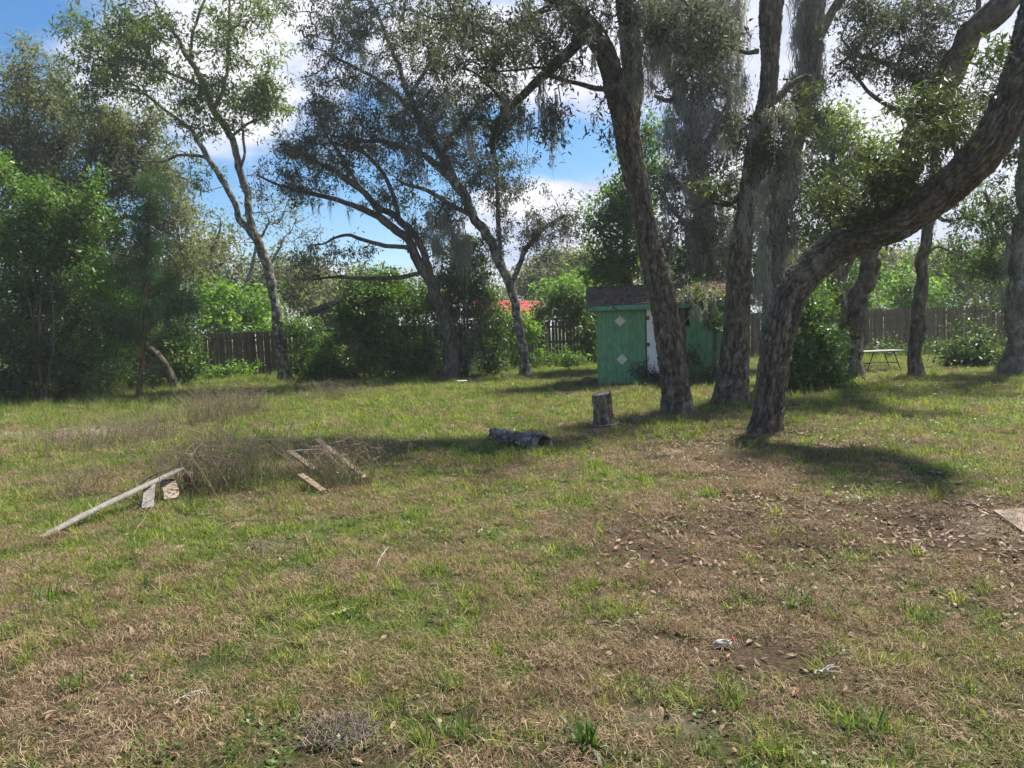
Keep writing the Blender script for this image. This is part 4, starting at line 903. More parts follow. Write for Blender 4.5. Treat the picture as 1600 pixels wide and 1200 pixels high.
# green trees seen between the trunks
tree('broadleaf_tree', 'light green leafy tree filling the gap between shed and bent oak, lit from behind', 24.0,
     [(1322, 570, 16), (1318, 500, 15), (1312, 420, 14), (1306, 340, 12), (1300, 270, 9), (1300, 220, 6)],
     [[(1314, 440, 9), (1345, 380, 7), (1370, 320, 5), (1380, 280, 4)], [(1308, 370, 8), (1285, 320, 6), (1268, 270, 4)]],
     [(1310, 200, 50, 45, 24, 1.2, 20), (1350, 255, 55, 55, 24, 1.2, 24), (1290, 290, 50, 60, 24, 1.2, 18), (1350, 350, 60, 50, 24, 1.2, 18), (1275, 380, 40, 60, 24.5, 1.2, 14), (1385, 330, 30, 40, 24, .8, 7)],
     leaf=(17, 0.13, 0.5, 0.32), leafmat='light_leaf', seed=19, sub=3, subr=0.45, tip=0.008)
tree('broadleaf_tree', 'green leafy tree rising behind the left end of the shed roof', 26.0,
     [(985, 560, 16), (983, 500, 14), (980, 430, 12), (976, 370, 9), (970, 320, 6)],
     [[(981, 450, 8), (960, 410, 6), (945, 380, 4)], [(980, 420, 7), (1005, 380, 5), (1020, 330, 4)]],
     [(960, 340, 45, 50, 26, 1.2, 22), (1005, 300, 40, 70, 26, 1.2, 20), (950, 410, 40, 35, 26, 1.2, 16), (1000, 400, 50, 50, 26, 1.2, 20), (1010, 220, 30, 50, 26, 1, 9)],
     leaf=(17, 0.14, 0.48, 0.34), leafmat='vine_leaf', seed=20, sub=3, subr=0.5, tip=0.008)
# ------------------------------------------------------------------ middle pair over the hedge
tree('mossy_oak_tree', 'many-limbed oak arching left out of the hedge with bare low boughs and moss', 24.0,
     [(706, 585, 28), (702, 530, 24), (692, 487, 21), (675, 444, 19), (662, 420, 18), (650, 400, 15), (640, 379, 13), (619, 357, 13), (599, 341, 12), (580, 330, 10), (548, 318, 8), (512, 307, 7), (475, 298, 6), (437, 289, 4), (400, 270, 3)],
     [[(672, 440, 14), (668, 415, 12), (655, 380, 11), (632, 352, 11), (608, 332, 10), (585, 318, 9), (565, 296, 9), (527, 270, 8), (494, 251, 6), (449, 225, 4)],
      [(655, 405, 9), (640, 392, 7), (632, 386, 7), (600, 383, 7), (569, 375, 6), (545, 368, 5), (524, 371, 4), (505, 380, 3), (488, 382, 2)],
      [(684, 470, 8), (662, 428, 7), (625, 433, 7), (569, 434, 6), (520, 432, 5), (492, 436, 3), (478, 438, 2)],
      [(595, 335, 7), (560, 290, 6), (530, 240, 5), (505, 200, 4), (490, 160, 3)],
      [(625, 350, 8), (612, 300, 7), (590, 260, 6), (560, 235, 5), (520, 222, 4)]],
     [(480, 240, 60, 40, 24, 1.5, 22), (455, 290, 55, 25, 24, 1.0, 14), (540, 260, 60, 40, 24, 1.5, 18), (520, 200, 60, 40, 24, 1.5, 18), (500, 408, 38, 18, 24, .6, 8), (470, 415, 30, 14, 24, .5, 4), (600, 300, 40, 30, 24, 1, 9), (560, 390, 60, 10, 24, .4, 3), (650, 350, 30, 30, 24.3, .6, 8)],
     leaf=(13, 0.095, 0.38, 0.19), leafmat='dusk_leaf', bark='dark_bark', seed=21, sub=5, subr=0.5, tip=0.008, wob=0.18, power=0.42,
     moss=[(540, 320, 60, 12, 24, 14, 0.9, 0.1, 14), (490, 385, 30, 10, 24, 8, 1.1, 0.1, 14), (480, 300, 50, 20, 24, 14, 0.8, 0.1, 14)], moss_auto=(110, 0.9, 0.1, 16))
tree('mossy_oak_tree', 'tall forked oak with pale trunk right of the hedge, its dark crown hung with moss', 24.3,
     [(822, 592, 18), (819, 560, 14), (814, 522, 14), (808, 490, 13), (802, 460, 14), (794, 437, 15), (780, 405, 15), (767, 379, 15), (752, 355, 15), (737, 337, 14), (722, 300, 14), (705, 278, 13), (690, 264, 12), (665, 245, 10), (640, 232, 9), (612, 225, 8), (587, 221, 7), (550, 217, 5), (515, 210, 3)],
     [[(722, 302, 13), (700, 262, 12), (680, 225, 11), (660, 190, 10), (644, 160, 9), (632, 130, 8), (622, 100, 7), (608, 70, 6), (595, 37, 5), (580, 0, 4)],
      [(796, 440, 9), (805, 431, 9), (820, 394, 8), (835, 375, 8), (850, 358, 7), (868, 345, 6), (884, 337, 4)],
      [(783, 424, 8), (782, 400, 7), (779, 337, 7), (777, 290, 6), (775, 262, 5), (773, 220, 4)],
      [(655, 182, 8), (620, 150, 7), (590, 125, 6), (555, 105, 5), (520, 90, 4)],
      [(640, 150, 7), (665, 110, 6), (690, 70, 5), (700, 30, 4)],
      [(688, 262, 7), (700, 220, 6), (730, 190, 5), (750, 150, 4)],
      [(735, 335, 8), (700, 318, 7), (672, 300, 6), (640, 290, 5), (620, 280, 4)]],
     [(530, 60, 60, 60, 24, 1.5, 22), (600, 60, 60, 60, 24, 1.8, 22), (520, 150, 60, 50, 24, 1.5, 18), (600, 160, 60, 50, 24, 1.6, 22), (665, 150, 40, 60, 23.7, 1.0, 30), (680, 60, 60, 60, 24.5, 2, 18), (740, 60, 40, 60, 24.5, 1.5, 10), (760, 170, 60, 50, 24.5, 1.2, 22), (700, 240, 60, 40, 24.2, 1.0, 22), (560, 210, 50, 30, 24, 1, 12),
      (760, 270, 55, 40, 24.3, .8, 22), (690, 330, 40, 35, 24.3, .8, 18), (800, 290, 30, 50, 24.2, .6, 9), (840, 370, 45, 30, 24.3, .5, 14), (880, 345, 30, 20, 24.3, .5, 8), (780, 380, 25, 40, 24.3, .5, 7), (630, 250, 60, 40, 24, 1.2, 14), (580, -60, 150, 70, 24, 2.5, 24), (560, 20, 120, 50, 24.4, 2, 20), (650, 200, 100, 60, 24.6, 2, 20)],
     leaf=(12, 0.095, 0.38, 0.19), leafmat='dusk_leaf', bark='lichen_bark', seed=22, sub=5, subr=0.5, tip=0.008, wob=0.18, power=0.42,
     moss=[(700, 360, 32, 34, 23.6, 50, 1.8, 0.2, 32), (660, 230, 30, 50, 23.7, 20, 1.0, 0.12, 20), (780, 300, 30, 20, 24, 12, 1.0, 0.1, 18), (870, 360, 20, 15, 24, 9, 1.0, 0.08, 16), (640, 180, 60, 60, 24, 24, 0.9, 0.1, 18)], moss_auto=(360, 1.1, 0.12, 18))
# ------------------------------------------------------------------ left side
tree('slender_oak_tree', 'slender forked tree with lichen-spotted trunk leaning left in front of the left fence', 26.5,
     [(447, 598, 21), (440, 560, 15), (434, 500, 15), (428, 460, 14), (418, 425, 14), (406, 390, 15), (394, 350, 11), (388, 315, 11), (381, 285, 11), (372, 250, 10), (363, 225, 10), (354, 200, 10), (340, 178, 9), (331, 160, 10), (312, 125, 9), (290, 81, 7), (272, 56, 5), (250, 19, 4)],
     [[(400, 374, 10), (385, 356, 10), (375, 344, 10), (368, 320, 9), (358, 297, 9), (344, 275, 9), (319, 237, 8), (305, 215, 7), (294, 200, 6), (270, 182, 5), (250, 165, 4), (232, 150, 3), (219, 140, 2)],
      [(344, 275, 5), (328, 252, 5), (312, 244, 5), (281, 242, 4), (262, 250, 4), (237, 253, 3), (205, 250, 2)],
      [(376, 262, 5), (382, 240, 4), (380, 212, 4), (378, 190, 3)],
      [(336, 168, 7), (345, 148, 6), (350, 137, 6), (355, 110, 5), (356, 94, 5), (358, 60, 5), (359, 40, 4), (358, 0, 3)],
      [(322, 140, 6), (290, 125, 5), (255, 110, 4), (220, 95, 4), (185, 88, 3)],
      [(298, 95, 5), (300, 60, 4), (310, 25, 4), (325, -10, 3)],
      [(360, 215, 5), (385, 195, 4), (410, 185, 3)]],
     [(190, 90, 80, 45, 26, 1.5, 22), (150, 60, 60, 50, 26, 1.5, 16), (250, 50, 80, 50, 26, 1.6, 20), (340, 60, 70, 50, 26, 1.4, 14), (380, 25, 40, 40, 26, 1, 9), (370, 150, 60, 40, 26, 1.2, 20), (420, 165, 40, 35, 26, 1.0, 12), (290, 160, 60, 30, 26, 1.2, 10), (330, 190, 50, 20, 26, 1, 6), (150, 150, 50, 40, 26, 1.2, 12), (240, 130, 60, 30, 26, 1, 8), (310, 260, 20, 30, 26.3, .6, 4), (420, 110, 20, 30, 26, .8, 3), (240, -60, 200, 50, 26, 2, 24)],
     leaf=(12, 0.13, 0.36, 0.24), leafmat='light_leaf', bark='lichen_bark', seed=23, sub=5, subr=0.6, tip=0.008, wob=0.1, power=0.40)
tree('pine_sapling', 'young pine with thin reddish trunk and dark feathery needles on the left', 21.4,
     [(218, 621, 9), (221, 570, 8), (225, 519, 7), (228, 440, 6), (230, 380, 5), (233, 320, 4), (236, 270, 2)],
     [[(225, 520, 3), (200, 505, 3), (170, 500, 2)], [(227, 460, 3), (255, 440, 3), (285, 430, 2)], [(228, 420, 3), (200, 400, 3), (178, 395, 2)], [(230, 370, 3), (255, 350, 2), (270, 340, 2)], [(224, 545, 3), (255, 530, 2), (290, 520, 2)]],
     [(235, 310, 30, 40, 21.4, .5, 11), (240, 370, 45, 40, 21.4, .6, 18), (225, 430, 60, 30, 21.3, .8, 20), (270, 480, 45, 30, 21.2, .7, 18), (190, 500, 45, 22, 21.2, .6, 12), (240, 525, 60, 20, 21.2, .6, 10), (220, 575, 50, 25, 21.4, .6, 6)],
     leaf=(22, 0.20, 0.055, 0.13), leafmat='needle', bark='pine_bark', seed=24, sub=3, subr=0.25, tip=0.005, flare=0.1, power=0.3)
tree('fallen_tree', 'dead tree trunk leaning down to the right through the undergrowth behind the young pine', 24.0,
     [(276, 596, 13), (262, 575, 12), (235, 548, 12), (205, 520, 13), (180, 500, 12), (162, 484, 11), (130, 462, 9), (95, 440, 6)],
     [[(175, 495, 5), (168, 470, 4), (150, 450, 3)], [(215, 530, 4), (240, 505, 3), (262, 490, 2)]], [(130, 440, 40, 20, 24, .5, 4)], leaf=None, bark='dark_bark', seed=25, flare=0.2, sub=2)
GL = dict(leafmat='grey_leaf', bark='dark_bark', sub=4, tip=0.009, wob=0.2, power=0.42)
tree('grey_oak_tree', 'tall dry-leaved oak at the left edge, its thin top against the blue sky', 29.0,
     [(40, 600, 20), (48, 520, 18), (42, 430, 16), (50, 340, 14), (45, 260, 11), (40, 180, 8), (45, 110, 4)],
     [[(47, 350, 9), (80, 290, 7), (95, 230, 5), (110, 190, 3)], [(46, 300, 8), (15, 250, 6), (0, 200, 4)], [(44, 420, 8), (90, 380, 6), (130, 330, 4)]],
     [(30, 110, 40, 50, 29, 1.5, 12), (80, 140, 55, 50, 29, 1.5, 20), (10, 190, 55, 60, 29, 1.5, 22), (80, 220, 75, 60, 29, 1.6, 42), (50, 290, 80, 60, 29, 1.6, 30), (-60, 200, 60, 120, 29, 2, 14)],
     leaf=(17, 0.13, 0.42, 0.38), seed=31, subr=0.55, moss_auto=(60, 0.9, 0.12, 14), **GL)
tree('grey_oak_tree', 'spreading dry-leaved oak with crooked dark limbs behind the young pine', 28.0,
     [(110, 600, 22), (118, 520, 20), (122, 440, 18), (138, 370, 16), (150, 310, 14), (165, 260, 10), (190, 220, 7)],
     [[(125, 420, 12), (100, 330, 9), (118, 300, 9), (140, 245, 8), (150, 215, 5)], [(140, 365, 10), (190, 340, 8), (230, 345, 6), (270, 370, 4)], [(150, 310, 8), (200, 290, 7), (250, 270, 5), (290, 280, 3)]],
     [(170, 210, 75, 45, 28, 1.6, 40), (220, 260, 65, 50, 28, 1.6, 32), (150, 290, 75, 50, 28, 1.6, 32), (260, 320, 55, 60, 28, 1.6, 28), (290, 400, 40, 40, 28, 1.2, 12), (180, 370, 80, 50, 28, 1.4, 20), (90, 330, 60, 50, 28, 1.4, 14), (215, 190, 40, 25, 28, 1.2, 8)],
     leaf=(17, 0.12, 0.42, 0.38), seed=32, subr=0.55, moss_auto=(70, 0.8, 0.12, 14), **GL)
shr = dict(sub=3, subr=0.32)
shrub('evergreen_bush', 'tall bright green vine-covered bush at the left edge under the dry oaks', 20.0, 60, 622, [(10, 262, 45, 40, 20, .8, 13), (60, 300, 40, 25, 20, .8, 8), (140, 285, 18, 20, 20.3, .4, 3), (95, 335, 60, 40, 20, .8, 20), (150, 350, 25, 25, 20.5, .5, 5), (30, 370, 70, 50, 20, .8, 24), (110, 400, 50, 50, 20, .8, 18), (-40, 330, 50, 90, 20, 1, 14)],
      (19, 0.10, 0.55, 0.26), 'vine_leaf', 41, 5, **shr)
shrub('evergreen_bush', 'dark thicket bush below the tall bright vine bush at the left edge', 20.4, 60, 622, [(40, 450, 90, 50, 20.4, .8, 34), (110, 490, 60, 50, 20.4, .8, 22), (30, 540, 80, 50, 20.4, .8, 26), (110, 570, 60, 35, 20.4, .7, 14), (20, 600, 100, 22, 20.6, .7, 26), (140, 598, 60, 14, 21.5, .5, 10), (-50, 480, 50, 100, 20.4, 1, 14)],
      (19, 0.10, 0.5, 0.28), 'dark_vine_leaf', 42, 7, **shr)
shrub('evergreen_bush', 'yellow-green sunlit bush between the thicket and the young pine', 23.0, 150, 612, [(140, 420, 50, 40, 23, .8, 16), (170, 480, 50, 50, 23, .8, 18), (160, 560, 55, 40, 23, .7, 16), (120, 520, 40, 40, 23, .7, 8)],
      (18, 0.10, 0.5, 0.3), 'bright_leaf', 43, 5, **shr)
shrub('evergreen_bush', 'leafy bush at the left end of the fence behind the pine trunk', 25.0, 265, 600, [(260, 545, 50, 40, 25, .7, 22), (295, 575, 30, 22, 25, .5, 10), (240, 590, 50, 14, 25, .5, 8)],
      (18, 0.11, 0.45, 0.3), 'vine_leaf', 44, 5, **shr)
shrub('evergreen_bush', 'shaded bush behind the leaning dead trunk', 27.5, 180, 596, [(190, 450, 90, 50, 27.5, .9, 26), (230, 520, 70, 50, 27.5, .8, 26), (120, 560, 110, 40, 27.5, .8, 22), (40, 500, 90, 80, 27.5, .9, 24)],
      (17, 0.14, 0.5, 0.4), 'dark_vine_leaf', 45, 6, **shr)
# ------------------------------------------------------------------ hedge in front of the fence
shrub('vine_hedge', 'rounded green bush just right of the leaning lichen trunk', 26.5, 495, 594, [(462, 516, 20, 18, 26.5, .5, 9), (495, 545, 45, 40, 26.5, .8, 26), (470, 565, 22, 25, 26.5, .5, 8)],
      (19, 0.11, 0.5, 0.28), 'vine_leaf', 51, 5, **shr)
shrub('vine_hedge', 'broad dark dome of vines in front of the hidden fence, centre left', 25.5, 590, 592, [(580, 450, 60, 28, 25.5, .8, 30), (556, 486, 34, 28, 25.5, .7, 18), (600, 500, 70, 45, 25.3, .9, 44), (650, 470, 50, 35, 25.8, .7, 26), (660, 540, 50, 40, 25.8, .6, 26), (500, 575, 40, 18, 25.5, .4, 8), (540, 584, 90, 12, 25.6, .4, 22), (670, 580, 60, 14, 25.4, .4, 14), (550, 550, 50, 35, 25.2, .7, 20), (625, 560, 60, 25, 25.3, .6, 16)],
      (20, 0.11, 0.5, 0.28), 'vine_leaf', 52, 8, **shr)
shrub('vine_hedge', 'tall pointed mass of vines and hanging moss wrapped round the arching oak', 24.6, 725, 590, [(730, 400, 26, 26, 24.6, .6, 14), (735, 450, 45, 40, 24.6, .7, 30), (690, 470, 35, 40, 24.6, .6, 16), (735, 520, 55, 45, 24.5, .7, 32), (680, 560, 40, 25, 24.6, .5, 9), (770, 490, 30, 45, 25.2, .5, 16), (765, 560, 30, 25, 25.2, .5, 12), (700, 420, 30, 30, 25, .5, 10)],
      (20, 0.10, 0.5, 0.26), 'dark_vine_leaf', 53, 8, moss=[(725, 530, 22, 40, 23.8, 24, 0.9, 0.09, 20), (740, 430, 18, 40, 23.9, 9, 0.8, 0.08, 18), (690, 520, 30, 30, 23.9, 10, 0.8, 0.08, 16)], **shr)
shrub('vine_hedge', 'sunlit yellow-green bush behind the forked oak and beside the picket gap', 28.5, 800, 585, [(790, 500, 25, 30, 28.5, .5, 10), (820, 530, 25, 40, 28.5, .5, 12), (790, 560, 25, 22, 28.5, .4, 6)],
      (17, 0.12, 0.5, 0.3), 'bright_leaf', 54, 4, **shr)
shrub('vine_hedge', 'bright vine tangle climbing over the fence left of the shed', 30.0, 900, 583, [(880, 468, 42, 20, 31.4, .3, 20), (900, 492, 30, 14, 30.9, .3, 10), (850, 488, 22, 12, 31.4, .3, 5), (922, 530, 12, 45, 29.9, .3, 10), (925, 470, 20, 25, 30.9, .3, 8)],
      (18, 0.13, 0.55, 0.32), 'vine_leaf', 55, 4, **shr)
shrub('fern_bush', 'low green weedy bush at the foot of the fence left of the shed', 28.6, 880, 585, [(880, 572, 45, 14, 28.6, .5, 14), (840, 578, 25, 10, 28.6, .4, 6)], (16, 0.14, 0.3, 0.26), 'vine_leaf', 56, 3, **shr)
shrub('laurel_bush', 'glossy bright green laurel bush right of the three big trunks', 15.5, 1270, 610, [(1265, 495, 30, 30, 15.5, .35, 15), (1275, 545, 45, 38, 15.4, .5, 34), (1250, 585, 35, 22, 15.4, .4, 15), (1295, 585, 30, 20, 15.4, .4, 12), (1262, 450, 25, 30, 15.8, .3, 8)],
      (17, 0.085, 0.5, 0.18), 'laurel_leaf', 57, 6, sub=3, subr=0.2)
shrub('evergreen_bush', 'dark tangled bush behind the laurel under the mossy trunk', 17.5, 1245, 600, [(1240, 440, 35, 40, 17.5, .5, 16), (1245, 520, 40, 50, 17.5, .5, 22), (1290, 470, 30, 30, 17.8, .5, 9)], (17, 0.09, 0.45, 0.22), 'dark_vine_leaf', 58, 5, **shr)
shrub('shed_vine', 'leafy vine and moss tangle hanging over the right half of the shed', 17.6, 1105, 605, [(1098, 462, 28, 14, 18.3, .25, 8), (1120, 500, 14, 26, 18.2, .15, 4), (1100, 585, 38, 14, 18.1, .3, 7), (1080, 540, 12, 30, 18.4, .1, 2)],
      (14, 0.085, 0.5, 0.16), 'dark_vine_leaf', 59, 4, sub=3, subr=0.2, moss=[(1090, 470, 30, 20, 18.0, 16, 0.7, 0.06, 18), (1105, 505, 10, 10, 18.0, 5, 0.6, 0.05, 14)])
shrub('small_sapling', 'small leafy sapling growing at the foot of the shed door', 18.6, 1010, 604, [(1008, 585, 16, 12, 18.6, .15, 6), (1035, 592, 22, 9, 18.6, .15, 6)], (12, 0.08, 0.35, 0.12), 'dusk_leaf', 60, 3, sub=2, subr=0.12)
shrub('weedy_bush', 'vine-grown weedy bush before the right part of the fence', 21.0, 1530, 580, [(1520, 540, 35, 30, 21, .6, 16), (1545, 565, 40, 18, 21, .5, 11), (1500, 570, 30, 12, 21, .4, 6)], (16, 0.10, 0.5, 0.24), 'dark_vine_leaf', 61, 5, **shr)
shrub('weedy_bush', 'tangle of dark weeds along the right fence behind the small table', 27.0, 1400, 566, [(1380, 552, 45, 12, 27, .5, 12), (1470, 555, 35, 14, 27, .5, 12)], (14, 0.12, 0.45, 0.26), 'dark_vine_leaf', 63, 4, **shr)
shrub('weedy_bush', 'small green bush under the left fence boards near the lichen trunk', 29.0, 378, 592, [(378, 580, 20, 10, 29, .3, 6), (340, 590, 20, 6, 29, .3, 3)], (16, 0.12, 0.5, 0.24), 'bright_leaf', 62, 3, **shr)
# ------------------------------------------------------------------ beyond the fence
BY = dict(sub=3, subr=0.8, step=0.5, wob=0.16)
def back(name, label, D, x, tw, top, blobs, lm, seed, bark='pale_bark', lf=(15, 0.22, 0.5, 0.6), limbs=(), tip=0.014, **k):
    tree(name, label, D, [(x, 560, tw), (x-3, 500, tw*.9), (x+2, (top+500)/2, tw*.7), (x-2, top, tw*.35)], limbs, blobs, leaf=lf, leafmat=lm, bark=bark, seed=seed, tip=tip, flare=0.1, power=0.38, **{**BY, **k})
back('thicket_tree', 'bright lime-green young tree directly behind the left fence', 36, 350, 7, 470, [(340, 475, 35, 30, 36, 1.5, 22), (385, 490, 35, 25, 36, 1.5, 16), (415, 480, 20, 30, 36, 1.5, 10), (350, 512, 70, 14, 35, 1, 14), (425, 515, 30, 12, 35, 1, 6)], 'bright_leaf', 71, lf=(9, 0.2, 0.5, 0.5))
tree('bare_tree', 'thin crooked grey tree with sparse leaves behind the left fence', 38, [(337, 560, 8), (335, 500, 7), (325, 470, 6), (316, 440, 5), (325, 405, 5), (340, 375, 4), (345, 350, 3)], [[(320, 445, 4), (335, 420, 3), (350, 410, 3)]],
     [(330, 360, 40, 40, 38, 1.5, 12), (300, 400, 30, 30, 38, 1.5, 8)], leaf=(7, 0.16, 0.5, 0.6), leafmat='grey_leaf', bark='dark_bark', seed=72, tip=0.012, **BY)
tree('bare_tree', 'curving double-stemmed grey tree behind the left fence next to the lichen trunk', 40, [(374, 560, 9), (374, 500, 8), (375, 465, 7), (386, 440, 6), (395, 410, 5), (400, 385, 4), (420, 350, 3)], [[(388, 560, 8), (390, 510, 7), (400, 475, 6), (408, 440, 5), (430, 400, 4), (445, 370, 2)], [(402, 470, 5), (395, 480, 4), (385, 478, 3)]],
     [(420, 330, 55, 40, 40, 1.8, 20), (460, 350, 50, 40, 40, 1.5, 16), (440, 400, 50, 30, 40, 1.5, 10)], leaf=(3, 0.14, 0.5, 0.6), leafmat='grey_leaf', bark='pale_bark', seed=73, tip=0.014, **BY)
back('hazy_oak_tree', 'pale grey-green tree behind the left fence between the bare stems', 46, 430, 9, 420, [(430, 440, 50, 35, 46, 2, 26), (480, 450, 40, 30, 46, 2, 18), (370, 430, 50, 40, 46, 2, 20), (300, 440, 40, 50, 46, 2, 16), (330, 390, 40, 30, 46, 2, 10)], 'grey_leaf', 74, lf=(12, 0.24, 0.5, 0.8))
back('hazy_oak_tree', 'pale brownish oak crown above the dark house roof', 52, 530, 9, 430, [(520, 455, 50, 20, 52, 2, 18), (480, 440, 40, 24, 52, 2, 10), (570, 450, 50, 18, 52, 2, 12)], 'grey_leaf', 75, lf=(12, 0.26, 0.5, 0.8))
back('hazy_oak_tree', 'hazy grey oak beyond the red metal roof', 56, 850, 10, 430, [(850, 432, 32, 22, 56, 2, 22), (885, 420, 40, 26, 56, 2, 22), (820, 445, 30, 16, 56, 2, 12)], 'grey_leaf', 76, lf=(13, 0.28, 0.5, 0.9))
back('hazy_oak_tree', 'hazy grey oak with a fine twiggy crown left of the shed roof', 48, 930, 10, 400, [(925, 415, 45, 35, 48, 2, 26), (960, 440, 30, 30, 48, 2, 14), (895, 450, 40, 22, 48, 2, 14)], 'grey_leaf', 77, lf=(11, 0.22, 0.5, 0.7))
back('thicket_tree', 'fresh green tree behind the fence just left of the shed roof', 35, 895, 8, 470, [(890, 470, 40, 22, 34, 1, 18), (925, 455, 25, 20, 35, 1, 9)], 'bright_leaf', 78)
back('thicket_tree', 'bright lime-green bush tree behind the right fence left of the slim trunk', 35, 1415, 8, 440, [(1408, 455, 32, 26, 35, 1.2, 24), (1475, 462, 24, 18, 35, 1.2, 10), (1440, 470, 40, 10, 35, 1.2, 8)], 'bright_leaf', 79, lf=(10, 0.18, 0.5, 0.45))
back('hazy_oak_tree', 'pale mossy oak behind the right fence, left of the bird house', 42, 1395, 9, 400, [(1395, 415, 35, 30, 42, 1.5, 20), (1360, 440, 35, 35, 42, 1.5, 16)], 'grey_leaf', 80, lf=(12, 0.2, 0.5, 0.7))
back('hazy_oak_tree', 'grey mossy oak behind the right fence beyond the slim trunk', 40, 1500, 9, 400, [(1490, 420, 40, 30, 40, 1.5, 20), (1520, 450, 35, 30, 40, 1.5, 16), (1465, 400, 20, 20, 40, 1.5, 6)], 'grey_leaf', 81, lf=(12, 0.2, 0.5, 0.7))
back('broadleaf_tree', 'mid green tree behind the right fence close to the edge trunk', 36, 1550, 9, 380, [(1540, 410, 40, 50, 36, 1.5, 24), (1580, 460, 30, 40, 36, 1.5, 14)], 'vine_leaf', 82, lf=(15, 0.17, 0.5, 0.55))
back('broadleaf_tree', 'shadowy green tree behind the shed between the mossy trunks', 34, 1150, 9, 380, [(1140, 430, 60, 50, 34, 1.5, 26), (1060, 430, 60, 40, 34, 1.5, 20), (1180, 330, 40, 80, 34, 1.5, 18), (1240, 420, 60, 60, 34, 1.5, 22)], 'dark_vine_leaf', 83, lf=(16, 0.18, 0.5, 0.6))
back('broadleaf_tree', 'dense green tree behind the leafy gap right of the laurel bush', 33, 1300, 9, 400, [(1300, 440, 50, 50, 33, 1.2, 22), (1340, 470, 50, 30, 33, 1.2, 14)], 'vine_leaf', 84, lf=(16, 0.17, 0.5, 0.5))
back('broadleaf_tree', 'thick dark tree behind the dry oaks on the far left', 38, 150, 12, 350, [(150, 420, 120, 70, 38, 2, 40), (60, 350, 100, 80, 38, 2, 30), (250, 430, 60, 60, 38, 2, 22), (20, 500, 100, 60, 38, 2, 20), (200, 520, 100, 40, 38, 2, 20)], 'dark_vine_leaf', 85, lf=(16, 0.22, 0.5, 0.7))
# far woods: one mass nobody could count
rw = np.random.default_rng(99); cen = []
for k in range(2400):
    Dw = rw.uniform(62, 110); px = rw.uniform(-300, 1900); top = 9.0*(0.55+0.55*float(fb2(px*0.02, Dw*0.1, 1.0, 91, 3)[0])); q = at(px, 500, Dw); q[2] = top*rw.random()**0.55; cen.append(q)
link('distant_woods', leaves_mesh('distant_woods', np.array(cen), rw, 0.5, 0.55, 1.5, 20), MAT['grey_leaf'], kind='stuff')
# ------------------------------------------------------------------ stump, log, stones, table
ro = np.random.default_rng(123)
s0 = gnd(945, 669)
st = thing('tree_stump', 'upright grey bark stump with a slanted cut top and a wire round its foot', 'stump', tuple(s0))
n = 46; zc = np.linspace(-0.04, 0.555, n); C = np.stack([-0.035*(zc/0.55)+0*zc, 0*zc, zc], 1); R = 0.142+0.05*np.exp(-np.maximum(zc, 0)/0.13)+0.012*(0.55-zc)
sides = 90; th = np.arange(sides)*2*math.pi/sides; dsp = bark_disp(C, R, sides, 71, 0.03, freq=20, stretch=0.2); EST = LAST_E.copy()
lob = 0.5+0.5*np.cos(th*3-0.3); dsp = dsp + np.exp(-np.maximum(zc, 0)/0.06)[:, None]*lob[None]*0.04
T_, A_, B_ = frames(C); r = R[:, None]+dsp
V = C[:, None, :]+r[..., None]*(A_[:, None]*np.cos(th)[None, :, None]+B_[:, None]*np.sin(th)[None, :, None])
V[..., 2] += (V[..., 0]*0.12+V[..., 1]*0.10)*(zc[:, None]/0.55)
mb = MB(); i = (np.arange(n-1)[:, None]*sides+np.arange(sides)[None]); j = (np.arange(n-1)[:, None]*sides+(np.arange(sides)[None]+1) % sides)
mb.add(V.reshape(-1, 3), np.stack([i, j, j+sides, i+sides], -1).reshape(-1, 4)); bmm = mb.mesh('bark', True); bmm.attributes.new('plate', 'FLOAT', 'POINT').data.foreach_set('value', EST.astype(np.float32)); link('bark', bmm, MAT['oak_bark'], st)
MAT['cut_wood'] = plain_mat('cut_wood', (0.17, 0.15, 0.13), (0.36, 0.33, 0.29), 12, None, 0.9, 0.5, spots=(0.09, 0.08, 0.07), spot_rng=(0.55, 0.65), spot_scale=6)
top = V[-1]; ct = top.mean(0); rings = []
for f in (1.0, 0.8, 0.5, 0.2): rings.append(ct+(top-ct)*f+np.array([0, 0, -0.004+0.004*ro.normal()]))
mb = MB(); VV = np.concatenate(rings+[ct[None]]); Q = []
for k in range(3):
    a = k*sides+np.arange(sides); b = k*sides+(np.arange(sides)+1) % sides; Q.append(np.stack([a, b, b+sides, a+sides], 1))
a = 3*sides+np.arange(sides); b = 3*sides+(np.arange(sides)+1) % sides
mb.add(VV, np.concatenate(Q), np.stack([a, b, np.full(sides, 4*sides)], 1)); link('cut_top', mb.mesh('cut_top', True), MAT['cut_wood'], st)
MAT['wire'] = plain_mat('wire', (0.3, 0.3, 0.3), (0.45, 0.45, 0.45), 10, None, 0.5, 0, metal=0.4)
a = np.linspace(0, 6.283, 40); mb = MB(); tube(mb, np.stack([0.212*np.cos(a)+0.0, 0.205*np.sin(a), 0.085+0.012*np.sin(a+0.8)], 1), np.full(40, 0.005), 5); link('wire_loop', mb.mesh('wire_loop', True), MAT['wire'], st)

